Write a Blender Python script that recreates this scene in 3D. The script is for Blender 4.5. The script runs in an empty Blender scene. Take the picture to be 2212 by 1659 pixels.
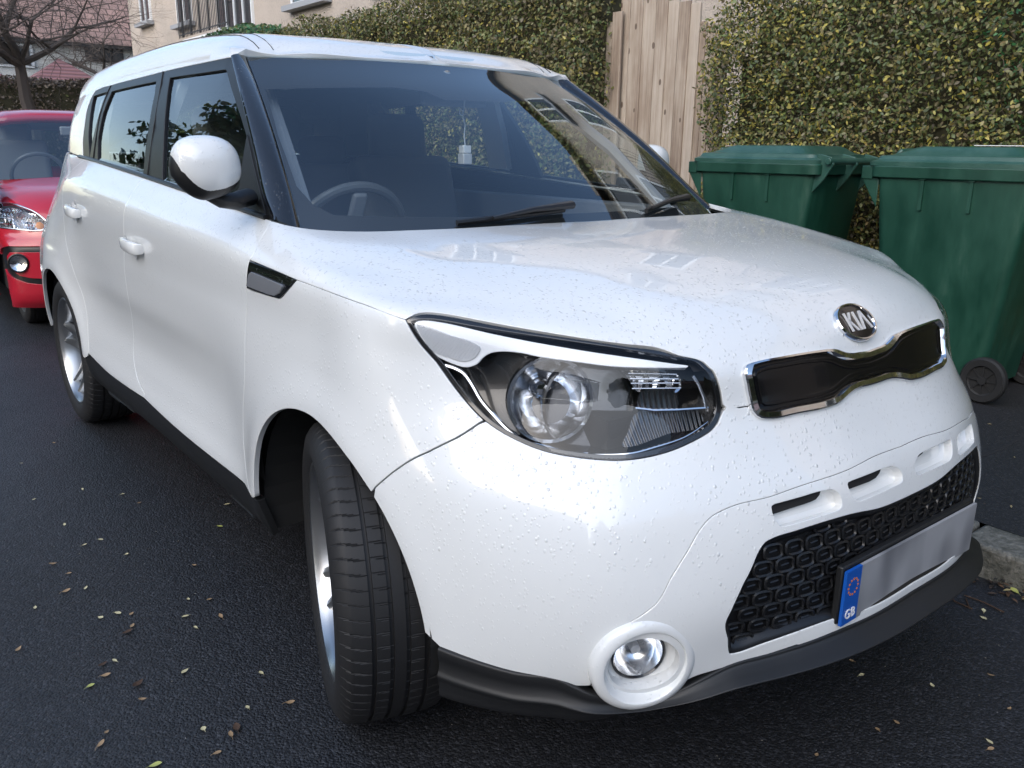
import bpy, bmesh, math, random
import numpy as np
from mathutils import Vector, Matrix
from mathutils.bvhtree import BVHTree
from mathutils.geometry import delaunay_2d_cdt
random.seed(7); rng = np.random.default_rng(7)
sc = bpy.context.scene
COL = sc.collection
R = math.radians

# ------------------------------------------------------------ camera, sky, light
CAM = np.array([-1.5952533, -0.70656317, 1.24404548])
CM = np.array([[0.78498428, -0.61939556, 0.01219932], [0.15908885, 0.22057272, 0.9623089], [-0.59874069, -0.75345658, 0.27168504]])
FPX = 1806.72
cd = bpy.data.cameras.new('camera'); cam = bpy.data.objects.new('camera', cd); COL.objects.link(cam)
cam.matrix_world = Matrix([list(CM[:, 0]) + [CAM[0]], list(CM[:, 1]) + [CAM[1]], list(CM[:, 2]) + [CAM[2]], [0, 0, 0, 1]]) if False else Matrix([[CM[0][0], CM[1][0], CM[2][0], CAM[0]], [CM[0][1], CM[1][1], CM[2][1], CAM[1]], [CM[0][2], CM[1][2], CM[2][2], CAM[2]], [0, 0, 0, 1]])
cd.sensor_width = 36; cd.lens = 36 * FPX / 2212; cd.clip_start = .05; cd.clip_end = 2000
sc.camera = cam
SUN_EL, SUN_AZ = 28, 250          # azimuth measured clockwise from +Y
w = bpy.data.worlds.new('World'); sc.world = w; w.use_nodes = True
nt = w.node_tree; bg = nt.nodes['Background']; sky = nt.nodes.new('ShaderNodeTexSky'); sky.sky_type = 'NISHITA'
sky.sun_disc = False; sky.sun_elevation = R(SUN_EL); sky.sun_rotation = R(SUN_AZ); sky.air_density = 1.0; sky.dust_density = 1.3; sky.ozone_density = 1.0
nt.links.new(sky.outputs[0], bg.inputs[0]); bg.inputs[1].default_value = .14
sl = bpy.data.lights.new('sun', 'SUN'); sl.energy = 1.15; sl.angle = R(80); sl.color = (1, .98, .95)
so = bpy.data.objects.new('sun', sl); COL.objects.link(so)
_d = Vector((math.sin(R(SUN_AZ)) * math.cos(R(SUN_EL)), math.cos(R(SUN_AZ)) * math.cos(R(SUN_EL)), math.sin(R(SUN_EL))))
so.rotation_euler = _d.to_track_quat('Z', 'Y').to_euler()
sc.view_settings.view_transform = 'Standard'; sc.view_settings.look = 'None'; sc.view_settings.gamma = 1; sc.view_settings.exposure = 1.22
sc.cycles.max_bounces = 8; sc.cycles.transparent_max_bounces = 16

# ------------------------------------------------------------ materials
MAT = {}
def mat(name, col=(.5, .5, .5), rough=.5, metal=0, coat=0, spec=.5, **k):
    m = bpy.data.materials.new(name); m.use_nodes = True; b = m.node_tree.nodes['Principled BSDF']
    b.inputs['Base Color'].default_value = (*col, 1); b.inputs['Roughness'].default_value = rough; b.inputs['Metallic'].default_value = metal
    b.inputs['Coat Weight'].default_value = coat; b.inputs['Coat Roughness'].default_value = .03; b.inputs['Specular IOR Level'].default_value = spec
    for a, v in k.items(): b.inputs[a].default_value = v
    MAT[name] = m; return m
class N:                                             # tiny node helper
    def __init__(s, m): s.t = m.node_tree; s.b = s.t.nodes['Principled BSDF']
    def n(s, ty, **k):
        o = s.t.nodes.new(ty)
        for a, v in k.items(): setattr(o, a, v)
        return o
    def l(s, a, b): s.t.links.new(a, b)
    def math(s, op, a, b=None, c=None, clamp=False):
        o = s.n('ShaderNodeMath', operation=op, use_clamp=clamp)
        for i, v in enumerate((a, b, c)):
            if v is None: continue
            if isinstance(v, (int, float)): o.inputs[i].default_value = v
            else: s.l(v, o.inputs[i])
        return o.outputs[0]
    def ramp(s, f, pts):
        o = s.n('ShaderNodeValToRGB'); e = o.color_ramp.elements
        while len(e) < len(pts): e.new(.5)
        for i, (p, c) in enumerate(pts): e[i].position = p; e[i].color = (*c, 1)
        s.l(f, o.inputs[0]); return o.outputs[0]
    def noise(s, scale, detail=3, rough=.5, vec=None, **k):
        o = s.n('ShaderNodeTexNoise'); o.inputs['Scale'].default_value = scale; o.inputs['Detail'].default_value = detail; o.inputs['Roughness'].default_value = rough
        if vec is not None: s.l(vec, o.inputs['Vector'])
        return o.outputs[0]
    def obj(s): return s.n('ShaderNodeTexCoord').outputs['Object']
    def mapping(s, v, sc_=(1, 1, 1), rot=(0, 0, 0)):
        o = s.n('ShaderNodeMapping'); o.inputs['Scale'].default_value = sc_; o.inputs['Rotation'].default_value = rot; s.l(v, o.inputs[0]); return o.outputs[0]
    def bump(s, h, st=.3, dist=.01, normal=None):
        o = s.n('ShaderNodeBump'); o.inputs['Strength'].default_value = st; o.inputs['Distance'].default_value = dist; s.l(h, o.inputs['Height'])
        if normal is not None: s.l(normal, o.inputs['Normal'])
        return o.outputs[0]

def droplets(nh, v, scale, lo, hi, seedoff=0, thr=.45):
    """rain beads: domes in a random share of voronoi cells"""
    vo = nh.n('ShaderNodeTexVoronoi', feature='F1'); vo.inputs['Scale'].default_value = scale; vo.inputs['Randomness'].default_value = 1
    nh.l(v, vo.inputs['Vector'])
    sep = nh.n('ShaderNodeSeparateColor'); nh.l(vo.outputs['Color'], sep.inputs[0])
    r = nh.math('MULTIPLY', sep.outputs[0], hi)                 # random radius
    d = nh.math('DIVIDE', vo.outputs['Distance'], nh.math('ADD', r, lo))
    dome = nh.math('SUBTRACT', 1, nh.math('MULTIPLY', d, d), clamp=True)
    return nh.math('MULTIPLY', nh.math('POWER', dome, .6), nh.math('GREATER_THAN', sep.outputs[1], thr)), sep

def wet(m, strength=.35, big=1.0, cover=.35, updep=True):
    '''rain beads standing on paint or gloss trim, more of them on faces that look up'''
    nh = N(m); v = nh.obj(); v2 = nh.mapping(v, (1, 1, .75))
    a, _ = droplets(nh, v2, 150, .12, .34, thr=1 - cover)
    b, _ = droplets(nh, v2, 84, .05, .22, thr=1 - cover * .55)
    patch = nh.math('GREATER_THAN', nh.noise(2.2, 3, .6, v), .42)
    h = nh.math('ADD', nh.math('MULTIPLY', a, .5), nh.math('MULTIPLY', b, 1.0))
    if updep:
        g = nh.n('ShaderNodeNewGeometry'); sp = nh.n('ShaderNodeSeparateXYZ'); nh.l(g.outputs['Normal'], sp.inputs[0])
        k = nh.math('ADD', nh.math('MULTIPLY', sp.outputs[2], .9), .25, clamp=True)
        h = nh.math('MULTIPLY', h, k)
    h = nh.math('MULTIPLY', h, nh.math('ADD', nh.math('MULTIPLY', patch, .55), .45))
    bn = nh.bump(h, strength, .004 * big)
    nh.l(bn, nh.b.inputs['Normal']); nh.l(bn, nh.b.inputs['Coat Normal'])
mat('paint', (.78, .795, .79), .32, 0, 1.0); wet(MAT['paint'], .7, 1.0, .5)
mat('paint_dry', (.78, .795, .79), .32, 0, 1.0)
mat('red_paint', (.46, .008, .026), .3, 0, .9)
mat('gap', (.012, .012, .013), .8)
mat('black_plastic', (.0095, .010, .011), .48)
mat('gloss_black', (.006, .006, .007), .06, 0, 1.0); wet(MAT['gloss_black'], .4, 1, .2, False)
mat('grille_insert', (.004, .004, .005), .20, 0, .08, spec=.2)
mat('satin_black', (.010, .010, .011), .36)
mat('chrome', (.78, .78, .79), .06, 1)
mat('chrome_dull', (.55, .56, .58), .22, 1)
mat('alloy', (.46, .47, .48), .32, 1)
mat('alloy_dark', (.20, .21, .22), .35, 1)
mat('rubber', (.013, .013, .014), .62)
mat('interior', (.22, .225, .235), .55)
mat('interior_grey', (.50, .51, .52), .6)
mat('headliner', (.55, .55, .54), .9)
mat('seat_fabric', (.19, .195, .205), .85)
mat('lamp_white', (.88, .89, .90), .35, 0, .3)
mat('lamp_grey', (.62, .63, .65), .3, .1)
mat('lamp_black', (.012, .012, .013), .2, 0, .6)
mat('amber', (.75, .22, .03), .2)
mat('plate_blue', (.005, .09, .42), .4)
mat('plate_white', (.42, .425, .44), .35)
mat('white_print', (.8, .8, .8), .5)
mat('underbody', (.012, .012, .012), .9)
def glassy(name, tint=(.9, .93, .95), ior=1.5, rough=0.0, spec_tint=(1, 1, 1), boost=1.0):
    m = bpy.data.materials.new(name); m.use_nodes = True; t = m.node_tree; t.nodes.remove(t.nodes['Principled BSDF'])
    out = t.nodes['Material Output']; tr = t.nodes.new('ShaderNodeBsdfTransparent'); tr.inputs[0].default_value = (*tint, 1)
    gl = t.nodes.new('ShaderNodeBsdfGlossy'); gl.inputs['Roughness'].default_value = rough; gl.inputs[0].default_value = (*spec_tint, 1)
    ge = t.nodes.new('ShaderNodeNewGeometry'); dt = t.nodes.new('ShaderNodeVectorMath'); dt.operation = 'DOT_PRODUCT'; t.links.new(ge.outputs['Incoming'], dt.inputs[0]); t.links.new(ge.outputs['Normal'], dt.inputs[1])
    def mt(op, a, b):
        m_ = t.nodes.new('ShaderNodeMath'); m_.operation = op; m_.use_clamp = op != 'POWER'
        for i, v in enumerate((a, b)):
            if v is None: continue
            if isinstance(v, (int, float)): m_.inputs[i].default_value = v
            else: t.links.new(v, m_.inputs[i])
        return m_.outputs[0]
    f0 = ((ior - 1) / (ior + 1)) ** 2 * boost; mu = t.nodes.new('ShaderNodeMath'); mu.operation = 'MULTIPLY_ADD'; mu.use_clamp = True     # Schlick, same from both sides
    ab = t.nodes.new('ShaderNodeMath'); ab.operation = 'ABSOLUTE'; t.links.new(dt.outputs['Value'], ab.inputs[0])
    t.links.new(mt('POWER', mt('SUBTRACT', 1.0, ab.outputs[0]), 5.0), mu.inputs[0]); mu.inputs[1].default_value = 1 - f0; mu.inputs[2].default_value = f0
    mx = t.nodes.new('ShaderNodeMixShader'); t.links.new(mu.outputs[0], mx.inputs[0]); t.links.new(tr.outputs[0], mx.inputs[1]); t.links.new(gl.outputs[0], mx.inputs[2])
    t.links.new(mx.outputs[0], out.inputs[0]); MAT[name] = m; return m
glassy('windscreen_glass', (.90, .96, .97), 1.52, boost=3.0, spec_tint=(.84, .93, 1.0))
glassy('side_glass', (.72, .78, .77), 1.52, boost=2.4)
glassy('lens_glass', (.95, .96, .97), 1.5, boost=.75)

# ------------------------------------------------------------ object helpers
def tag(o, label=None, cat=None, group=None, kind=None):
    if label: o['label'] = label
    if cat: o['category'] = cat
    if group: o['group'] = group
    if kind: o['kind'] = kind
    return o
def empty(name, loc=(0, 0, 0), rz=0, label=None, cat=None, group=None):
    o = bpy.data.objects.new(name, None); COL.objects.link(o); o.location = loc; o.rotation_euler = (0, 0, rz); o.empty_display_size = .1
    return tag(o, label, cat, group)
def mesh(name, verts, faces, m, parent=None, smooth=True, normals=None, angle=None):
    me = bpy.data.meshes.new(name); me.from_pydata([tuple(map(float, v)) for v in verts], [], [tuple(map(int, f)) for f in faces]); me.validate()
    for mm in (m if isinstance(m, (list, tuple)) else [m]): me.materials.append(MAT[mm] if isinstance(mm, str) else mm)
    if smooth: me.shade_smooth()
    if normals is not None and len(me.vertices) == len(normals): me.normals_split_custom_set_from_vertices([tuple(map(float, n)) for n in normals])
    elif angle: me.set_sharp_from_angle(angle=R(angle))
    o = bpy.data.objects.new(name, me); COL.objects.link(o)
    if parent: o.parent = parent
    return o
def copy_tree(o, parent=None):
    kids = [c for c in COL.objects if c.parent == o]
    c = o.copy(); COL.objects.link(c); c.parent = parent
    for k in kids: copy_tree(k, c)
    return c
class MB:
    """collects simple solids into one mesh"""
    def __init__(s): s.v = []; s.f = []; s.mi = []
    def add(s, v, f, mi=0):
        n = len(s.v); s.v += [tuple(map(float, p)) for p in v]; s.f += [tuple(int(i) + n for i in q) for q in f]; s.mi += [mi] * len(f); return s
    def box(s, c, d, rot=None, mi=0, taper=1):
        c = Vector(c); h = [x / 2 for x in d]; M = rot if rot is not None else Matrix.Identity(3)
        v = [c + M @ Vector((sx * h[0] * (taper if sz > 0 else 1), sy * h[1] * (taper if sz > 0 else 1), sz * h[2])) for sz in (-1, 1) for sx, sy in ((-1, -1), (1, -1), (1, 1), (-1, 1))]
        return s.add(v, [(3, 2, 1, 0), (4, 5, 6, 7), (0, 1, 5, 4), (1, 2, 6, 5), (2, 3, 7, 6), (3, 0, 4, 7)], mi)
    def tube(s, pts, r, n=8, mi=0, closed=False, flat=1.0, up=None):
        P = [Vector(p) for p in pts]; m = len(P); rr = r if isinstance(r, (list, tuple)) else [r] * m
        rings = []; prev = Vector(up) if up else None
        for i, p in enumerate(P):
            a = P[(i - 1) % m] if (closed or i) else p; b = P[(i + 1) % m] if (closed or i < m - 1) else p
            t = (b - a).normalized()
            if prev is None: prev = Vector((0, 0, 1)) if abs(t.z) < .9 else Vector((1, 0, 0))
            x = t.cross(prev).normalized(); y = x.cross(t).normalized(); prev = y
            rings.append([p + x * math.cos(2 * math.pi * k / n) * rr[i] + y * math.sin(2 * math.pi * k / n) * rr[i] * flat for k in range(n)])
        v = [q for g in rings for q in g]; f = []
        for i in range(m if closed else m - 1):
            j = (i + 1) % m
            for k in range(n): f.append((i * n + k, i * n + (k + 1) % n, j * n + (k + 1) % n, j * n + k))
        if not closed: f.append(tuple(range(n - 1, -1, -1))); f.append(tuple((m - 1) * n + k for k in range(n)))
        return s.add(v, f, mi)
    def lathe(s, prof, n=32, M=None, mi=0, close=True, arc=None):
        """prof: (r, h) list turned about local Z"""
        M = M or Matrix.Identity(4); v = []; f = []; m = len(prof)
        for k in range(n):
            a = 2 * math.pi * k / n
            for r, h in prof: v.append(M @ Vector((r * math.cos(a), r * math.sin(a), h)))
        for k in range(n):
            j = (k + 1) % n
            for i in range(m - 1): f.append((k * m + i, j * m + i, j * m + i + 1, k * m + i + 1))
        return s.add(v, f, mi)
    def prism(s, poly, h, M=None, mi=0, bevel=0):
        """poly: (x, y) list CCW extruded along local z 0..h"""
        M = M or Matrix.Identity(4); n = len(poly)
        v = [M @ Vector((x, y, 0)) for x, y in poly] + [M @ Vector((x, y, h)) for x, y in poly]
        f = [tuple(range(n - 1, -1, -1)), tuple(range(n, 2 * n))] + [(i, (i + 1) % n, n + (i + 1) % n, n + i) for i in range(n)]
        return s.add(v, f, mi)
    def build(s, name, m, parent=None, smooth=False, angle=35, bevel=0, sub=0):
        o = mesh(name, s.v, s.f, m, parent, smooth=smooth or bevel > 0, angle=angle if (smooth or bevel > 0) else None)
        for i, p in enumerate(o.data.polygons):
            if i < len(s.mi): p.material_index = s.mi[i]
        if bevel:
            b = o.modifiers.new('bevel', 'BEVEL'); b.width = bevel; b.segments = 2; b.limit_method = 'ANGLE'; b.angle_limit = R(40); b.harden_normals = False
        if sub: q = o.modifiers.new('sub', 'SUBSURF'); q.levels = sub; q.render_levels = sub
        return o
# ------------------------------------------------------------ smooth surfaces from control nets
def cr_dense(P, k):
    """P (n, m, 3): resample every P[:, j] with its own chord-length spline, k steps per span"""
    n, m, _ = P.shape; d = np.linalg.norm(np.diff(P, axis=0), axis=2) ** .75 + 1e-5; out = []
    T = np.zeros_like(P)
    for i in range(n):
        if i == 0: T[0] = (P[1] - P[0]) / d[0][:, None]
        elif i == n - 1: T[i] = (P[i] - P[i - 1]) / d[i - 1][:, None]
        else: a, b = d[i - 1][:, None], d[i][:, None]; T[i] = ((P[i] - P[i - 1]) / a * b + (P[i + 1] - P[i]) / b * a) / (a + b)
    for i in range(n - 1):
        h = d[i][:, None]
        for q in range(k): s_ = q / k; out.append((2 * s_**3 - 3 * s_**2 + 1) * P[i] + (s_**3 - 2 * s_**2 + s_) * h * T[i] + (-2 * s_**3 + 3 * s_**2) * P[i + 1] + (s_**3 - s_**2) * h * T[i + 1])
    out.append(P[-1]); return np.array(out)
class Net:
    """P[row][col] control points; u runs along columns (towards +x at the front), v up the rows; outward = du x dv"""
    def __init__(s, P, disp=None, k=5):
        P = np.array(P, float); P = cr_dense(P, k); P = cr_dense(P.transpose(1, 0, 2), k).transpose(1, 0, 2)
        s.disp = disp; du = np.linalg.norm(np.diff(P, axis=1), axis=2).mean(0); dv = np.linalg.norm(np.diff(P, axis=0), axis=2).mean(1)
        s.U = np.concatenate([[0], np.cumsum(du)]); s.U -= s.U[-1] / 2; s.V = np.concatenate([[0], np.cumsum(dv)]); s.UC = s.U[::k]; s.VC = s.V[::k]
        a = np.concatenate([2 * P[:1] - P[1:2], P, 2 * P[-1:] - P[-2:-1]], 0); s.P = np.concatenate([2 * a[:, :1] - a[:, 1:2], a, 2 * a[:, -1:] - a[:, -2:-1]], 1)
        s.gu, s.gv = s.U, s.V; G = P; s.G = G; nu, nv = len(s.U), len(s.V)
        vs = [Vector(p) for p in G.reshape(-1, 3)]; tr = []
        for j in range(nv - 1):
            for i in range(nu - 1):
                a, b, c, d = j * nu + i, j * nu + i + 1, (j + 1) * nu + i + 1, (j + 1) * nu + i
                tr += [(a, b, c), (a, c, d)]
        s.tr = tr; s.vs = vs; s.nu = nu; s.bvh = BVHTree.FromPolygons(vs, tr)
    def raw(s, uv):
        uv = np.atleast_2d(uv)
        def w(t, K):
            x = np.interp(t, K, np.arange(len(K))); i = np.clip(np.floor(x).astype(int), 0, len(K) - 2); f = x - i
            return i, np.stack([-.5 * f**3 + f**2 - .5 * f, 1.5 * f**3 - 2.5 * f**2 + 1, -1.5 * f**3 + 2 * f**2 + .5 * f, .5 * f**3 - .5 * f**2], 1)
        i, wi = w(uv[:, 0], s.U); j, wj = w(uv[:, 1], s.V); out = np.zeros((len(uv), 3))
        for a in range(4):
            for b in range(4): out += (wj[:, a] * wi[:, b])[:, None] * s.P[j + a, i + b]
        return out
    def _n0(s, uv):
        e = 1e-3; lo = np.array([s.U[0], s.V[0]]); hi = np.array([s.U[-1], s.V[-1]])
        def dd(k):
            a = uv.copy(); b = uv.copy(); a[:, k] = np.minimum(a[:, k] + e, hi[k]); b[:, k] = np.maximum(b[:, k] - e, lo[k]); return s.raw(a) - s.raw(b)
        n = np.cross(dd(0), dd(1)); return n / (np.linalg.norm(n, axis=1)[:, None] + 1e-12)
    def S(s, uv, off=0, disp=True):
        uv = np.atleast_2d(np.asarray(uv, float)); p = s.raw(uv); d = np.full(len(p), float(off)) if np.isscalar(off) else np.asarray(off)
        if s.disp and disp: d = d + s.disp(p, uv)
        return p + s._n0(uv) * d[:, None] if np.any(d) else p
    def Nn(s, uv, disp=True):
        uv = np.atleast_2d(np.asarray(uv, float)); e = 2e-3; lo = np.array([s.U[0], s.V[0]]); hi = np.array([s.U[-1], s.V[-1]])
        def dd(k):
            a = uv.copy(); b = uv.copy(); a[:, k] = np.minimum(a[:, k] + e, hi[k]); b[:, k] = np.maximum(b[:, k] - e, lo[k]); return s.S(a, 0, disp) - s.S(b, 0, disp)
        n = np.cross(dd(0), dd(1)); return n / (np.linalg.norm(n, axis=1)[:, None] + 1e-12)
    def hit(s, o, d):
        p, n, i, _ = s.bvh.ray_cast(Vector(o), Vector(d))
        if p is None: p, n, i, _ = s.nearray(o, d)
        return s.uvof(p, i)
    def nearray(s, o, d):
        d = np.array(d) / np.linalg.norm(d); o = np.array(o); best = None
        G = s.G.reshape(-1, 3); q = G - o; t = q @ d; dist = np.linalg.norm(q - t[:, None] * d, axis=1)
        dist[t < 0] = 9; k = int(dist.argmin()); return s.bvh.find_nearest(Vector(G[k]))
    def uvof(s, p, i):
        a, b, c = s.tr[i]; A, B, C_ = (np.array(s.vs[k]) for k in (a, b, c)); p = np.array(p)
        M = np.array([B - A, C_ - A]).T; w = np.linalg.lstsq(M, p - A, rcond=None)[0]
        uv = [np.array([s.gu[k % s.nu], s.gv[k // s.nu]]) for k in (a, b, c)]
        return uv[0] + w[0] * (uv[1] - uv[0]) + w[1] * (uv[2] - uv[0])
    def near(s, p):
        q, n, i, _ = s.bvh.find_nearest(Vector(p)); return s.uvof(q, i)
    def at(s, q):
        """q = ('c',u,v) through the survey camera | ('s',y,z) side | ('f',x,z) front | ('t',x,y) top | ('uv',u,v) | ('p',x,y,z)"""
        if not isinstance(q[0], str): q = ('c', *q)
        k = q[0]
        if k == 'c':
            u, v = q[1:]; d = CM.T @ np.array([(u - 1106) / FPX, -(v - 829.5) / FPX, -1.]); return s.hit(CAM, d)
        if k == 's': return s.hit((-4, q[1], q[2]), (1, 0, 0))
        if k == 'f': return s.hit((q[1], -4, q[2]), (0, 1, 0))
        if k == 't': return s.hit((q[1], q[2], 4), (0, 0, -1))
        if k == 'uv': return np.array(q[1:], float)
        if k == 'p': return s.near(q[1:])
        if k == 'm': r = s.at(q[1]); return np.array([-r[0], r[1]])
def spl(pts, step=.02, closed=True, corner=()):
    """Catmull-Rom through 2D/3D points; indices in corner stay sharp"""
    P = np.array(pts, float); n = len(P); out = []
    for i in range(n if closed else n - 1):
        p1, p2 = P[i], P[(i + 1) % n]
        p0 = P[(i - 1) % n] if (closed or i) else p1; p3 = P[(i + 2) % n] if (closed or i + 2 < n) else p2
        if i in corner: p0 = p1 - (p2 - p1)
        if (i + 1) % n in corner: p3 = p2 + (p2 - p1)
        L = np.linalg.norm(p2 - p1); m = max(1, int(math.ceil(L / step)))
        d1 = np.linalg.norm(p1 - p0) + 1e-9; d2 = L + 1e-9; d3 = np.linalg.norm(p3 - p2) + 1e-9
        m1 = d2 * ((p1 - p0) / d1 - (p2 - p0) / (d1 + d2) + (p2 - p1) / d2); m2 = d2 * ((p2 - p1) / d2 - (p3 - p1) / (d2 + d3) + (p3 - p2) / d3)
        for k in range(m):
            t = k / m; out.append((2 * t**3 - 3 * t**2 + 1) * p1 + (t**3 - 2 * t**2 + t) * m1 + (-2 * t**3 + 3 * t**2) * p2 + (t**3 - t**2) * m2)
    if not closed: out.append(P[-1])
    return np.array(out)
def area2(P): x, y = P[:, 0], P[:, 1]; return .5 * np.sum(x * np.roll(y, -1) - np.roll(x, -1) * y)
def inpoly(Q, P):
    c = np.zeros(len(Q), bool); n = len(P)
    for i in range(n):
        x1, y1 = P[i]; x2, y2 = P[(i + 1) % n]
        if y1 == y2: continue
        k = ((y1 > Q[:, 1]) != (y2 > Q[:, 1])) & (Q[:, 0] < (x2 - x1) * (Q[:, 1] - y1) / (y2 - y1) + x1); c ^= k
    return c
def dist_poly(Q, P):
    A = P; B = np.roll(P, -1, 0); D = np.full(len(Q), 9.)
    for a, b in zip(A, B):
        ab = b - a; L = ab @ ab + 1e-12; t = np.clip(((Q - a) @ ab) / L, 0, 1); D = np.minimum(D, np.linalg.norm(Q - a - t[:, None] * ab, axis=1))
    return D
def outline(net, pts, step=.012, corner='all', closed=True):
    P = np.array([net.at(q) for q in pts]); n = len(P)
    return spl(P, step, closed, range(n) if corner == 'all' else corner)
def inset(P, d):
    """move a CCW polygon inwards by d"""
    if area2(P) < 0: P = P[::-1]
    e = np.roll(P, -1, 0) - P; e /= np.linalg.norm(e, axis=1)[:, None] + 1e-12; nn = np.stack([-e[:, 1], e[:, 0]], 1)
    a = nn + np.roll(nn, 1, 0); L = np.linalg.norm(a, axis=1)[:, None]; a = a / np.maximum(L, .3)
    k = np.clip(1 / np.maximum((a * nn).sum(1), .5), 1, 2)
    return P + a * d * k[:, None]
def clean(P, e=.0012):
    out = [P[0]]
    for p in P[1:]:
        if np.linalg.norm(p - out[-1]) > e: out.append(p)
    if np.linalg.norm(out[0] - out[-1]) < e: out.pop()
    return np.array(out)
def triangulate(P, holes, sp):
    polys = [P] + holes; V = []; E = []
    for q in polys:
        n = len(V); V += [tuple(x) for x in q]; E += [(n + i, n + (i + 1) % len(q)) for i in range(len(q))]
    lo, hi = P.min(0), P.max(0); xs = np.arange(lo[0] + sp / 2, hi[0], sp); ys = np.arange(lo[1] + sp / 2, hi[1], sp)
    g = np.array(np.meshgrid(xs, ys)).reshape(2, -1).T; 
    if len(g):
        g = g[inpoly(g, P)]
        for h in holes: g = g[~inpoly(g, h)]
        for q in polys: 
            if len(g): g = g[dist_poly(g, q) > sp * .45]
        V += [tuple(x) for x in g]
    vo, eo, fo, ov, oe, of = delaunay_2d_cdt([Vector(v) for v in V], E, [], 0, 1e-7)
    VV = np.array([tuple(v) for v in vo]); F = np.array([f for f in fo if len(f) == 3])
    c = VV[F].mean(1); k = inpoly(c, P)
    for h in holes: k &= ~inpoly(c, h)
    F = F[k]
    a = (VV[F[:, 1], 0] - VV[F[:, 0], 0]) * (VV[F[:, 2], 1] - VV[F[:, 0], 1]) - (VV[F[:, 2], 0] - VV[F[:, 0], 0]) * (VV[F[:, 1], 1] - VV[F[:, 0], 1])
    F[a < 0] = F[a < 0][:, ::-1]; return VV, F
def bedges(F):
    d = {}
    for f in F:
        for a, b in ((f[0], f[1]), (f[1], f[2]), (f[2], f[0])):
            if (b, a) in d: del d[(b, a)]
            else: d[(a, b)] = 1
    return list(d)
def sheet(net, P, holes=(), gap=.002, depth=.014, off=0., sp=.02, lip=.0015, disp=True):
    """trimmed piece of a net with a rolled edge and a return wall; returns verts, faces, normals"""
    P = clean(P); P = P if area2(P) > 0 else P[::-1]
    if gap: P = inset(P, gap)
    H = []
    for h in holes:
        h = clean(h); h = h if area2(h) > 0 else h[::-1]
        H.append(h)
    VV, F = triangulate(P, H, sp)
    X = net.S(VV, off, disp); Nm = net.Nn(VV, disp)
    V = list(X); NN = list(Nm); FF = [tuple(f) for f in F]
    if depth:
        be = bedges(F); used = sorted({i for e in be for i in e}); nxt = {a: b for a, b in be}; prv = {b: a for a, b in be}
        base = len(V); idx = {}
        for c, i in enumerate(used):
            t = X[nxt.get(i, i)] - X[prv.get(i, i)]; t = t / (np.linalg.norm(t) + 1e-12); o = np.cross(t, Nm[i])     # outward in surface
            idx[i] = base + 3 * c
            V += [X[i] + o * lip - Nm[i] * lip, X[i] + o * lip - Nm[i] * lip, X[i] + o * lip - Nm[i] * depth]; NN += [(o + Nm[i]) * .707, o, o]
        for a, b in be:
            FF.append((b, a, idx[a], idx[b])); FF.append((idx[b] + 1, idx[a] + 1, idx[a] + 2, idx[b] + 2))
    return np.array(V), FF, np.array(NN)
def mirror(V, F, NN):
    m = np.array([-1, 1, 1]); return V * m, [tuple(reversed(f)) for f in F], NN * m
def panel(name, net, pts, m, parent, corner='all', holes=(), both=True, **k):
    """one trimmed panel; both=True adds its mirror image on the other side of the car as a second object"""
    P = pts if isinstance(pts, np.ndarray) else outline(net, pts, corner=corner)
    V, F, NN = sheet(net, P, holes, **k); a = mesh(name, V, F, m, parent, normals=NN)
    if both: V, F, NN = mirror(V, F, NN); return a, mesh(name, V, F, m, parent, normals=NN)
    return a
def mir(P): return np.stack([-P[:, 0], P[:, 1]], 1)

def bevel_ring(net, P, widths, offs):
    """ring built from successive insets of an outline, each at its own height"""
    P = clean(P, .004); rings = [net.S(inset(P, w), o) for w, o in zip(widths, offs)]; n = len(P); V = np.concatenate(rings); F = []
    for r in range(len(rings) - 1):
        for i in range(n): F.append((r * n + i, r * n + (i + 1) % n, (r + 1) * n + (i + 1) % n, (r + 1) * n + i))
    return V, F
# ------------------------------------------------------------ body shell of the white car: one net from sill to bonnet/belt line
ZR = [.24, .31, .375, .47, .57, .655, .73, .80, .87]
# front columns: fixed x, y at each height ; then (x,y,z) of the crease, three bonnet rows, cowl
FC = [
 (0.0,  [.06, -.005, -.02, -.012, .008, .034, .085, .128, .152], [(0, .180, .912), (0, .25, .958), (0, .42, 1.006), (0, .68, 1.038), (0, .985, 1.058)]),
 (-.25, [.07, .010, -.004, .005, .022, .047, .095, .136, .160], [(-.25, .190, .908), (-.235, .265, .957), (-.20, .44, 1.006), (-.18, .69, 1.038), (-.16, .975, 1.059)]),
 (-.45, [.13, .085, .072, .060, .073, .105, .148, .182, .202], [(-.45, .226, .896), (-.42, .305, .953), (-.38, .49, 1.005), (-.35, .73, 1.038), (-.32, .965, 1.060)]),
 (-.57, [.19, .140, .122, .112, .130, .162, .215, .262, .288], [(-.57, .318, .915), (-.53, .40, .959), (-.50, .56, 1.005), (-.47, .77, 1.038), (-.45, .96, 1.060)]),
 (-.67, [.26, .205, .186, .178, .195, .232, .298, .355, .385], [(-.67, .42, .930), (-.63, .49, .967), (-.60, .63, 1.007), (-.58, .82, 1.038), (-.56, .975, 1.060)]),
 (-.76, [.34, .300, .282, .275, .290, .328, .395, .450, .480], [(-.765, .505, .944), (-.72, .57, .975), (-.70, .70, 1.010), (-.67, .87, 1.040), (-.65, 1.01, 1.058)]),
 (-.828,[.43, .415, .400, .390, .400, .430, .485, .530, .555], [(-.83, .575, .952), (-.79, .63, .978), (-.755, .76, 1.010), (-.73, .92, 1.040), (-.71, 1.06, 1.058)]),
]
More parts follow.
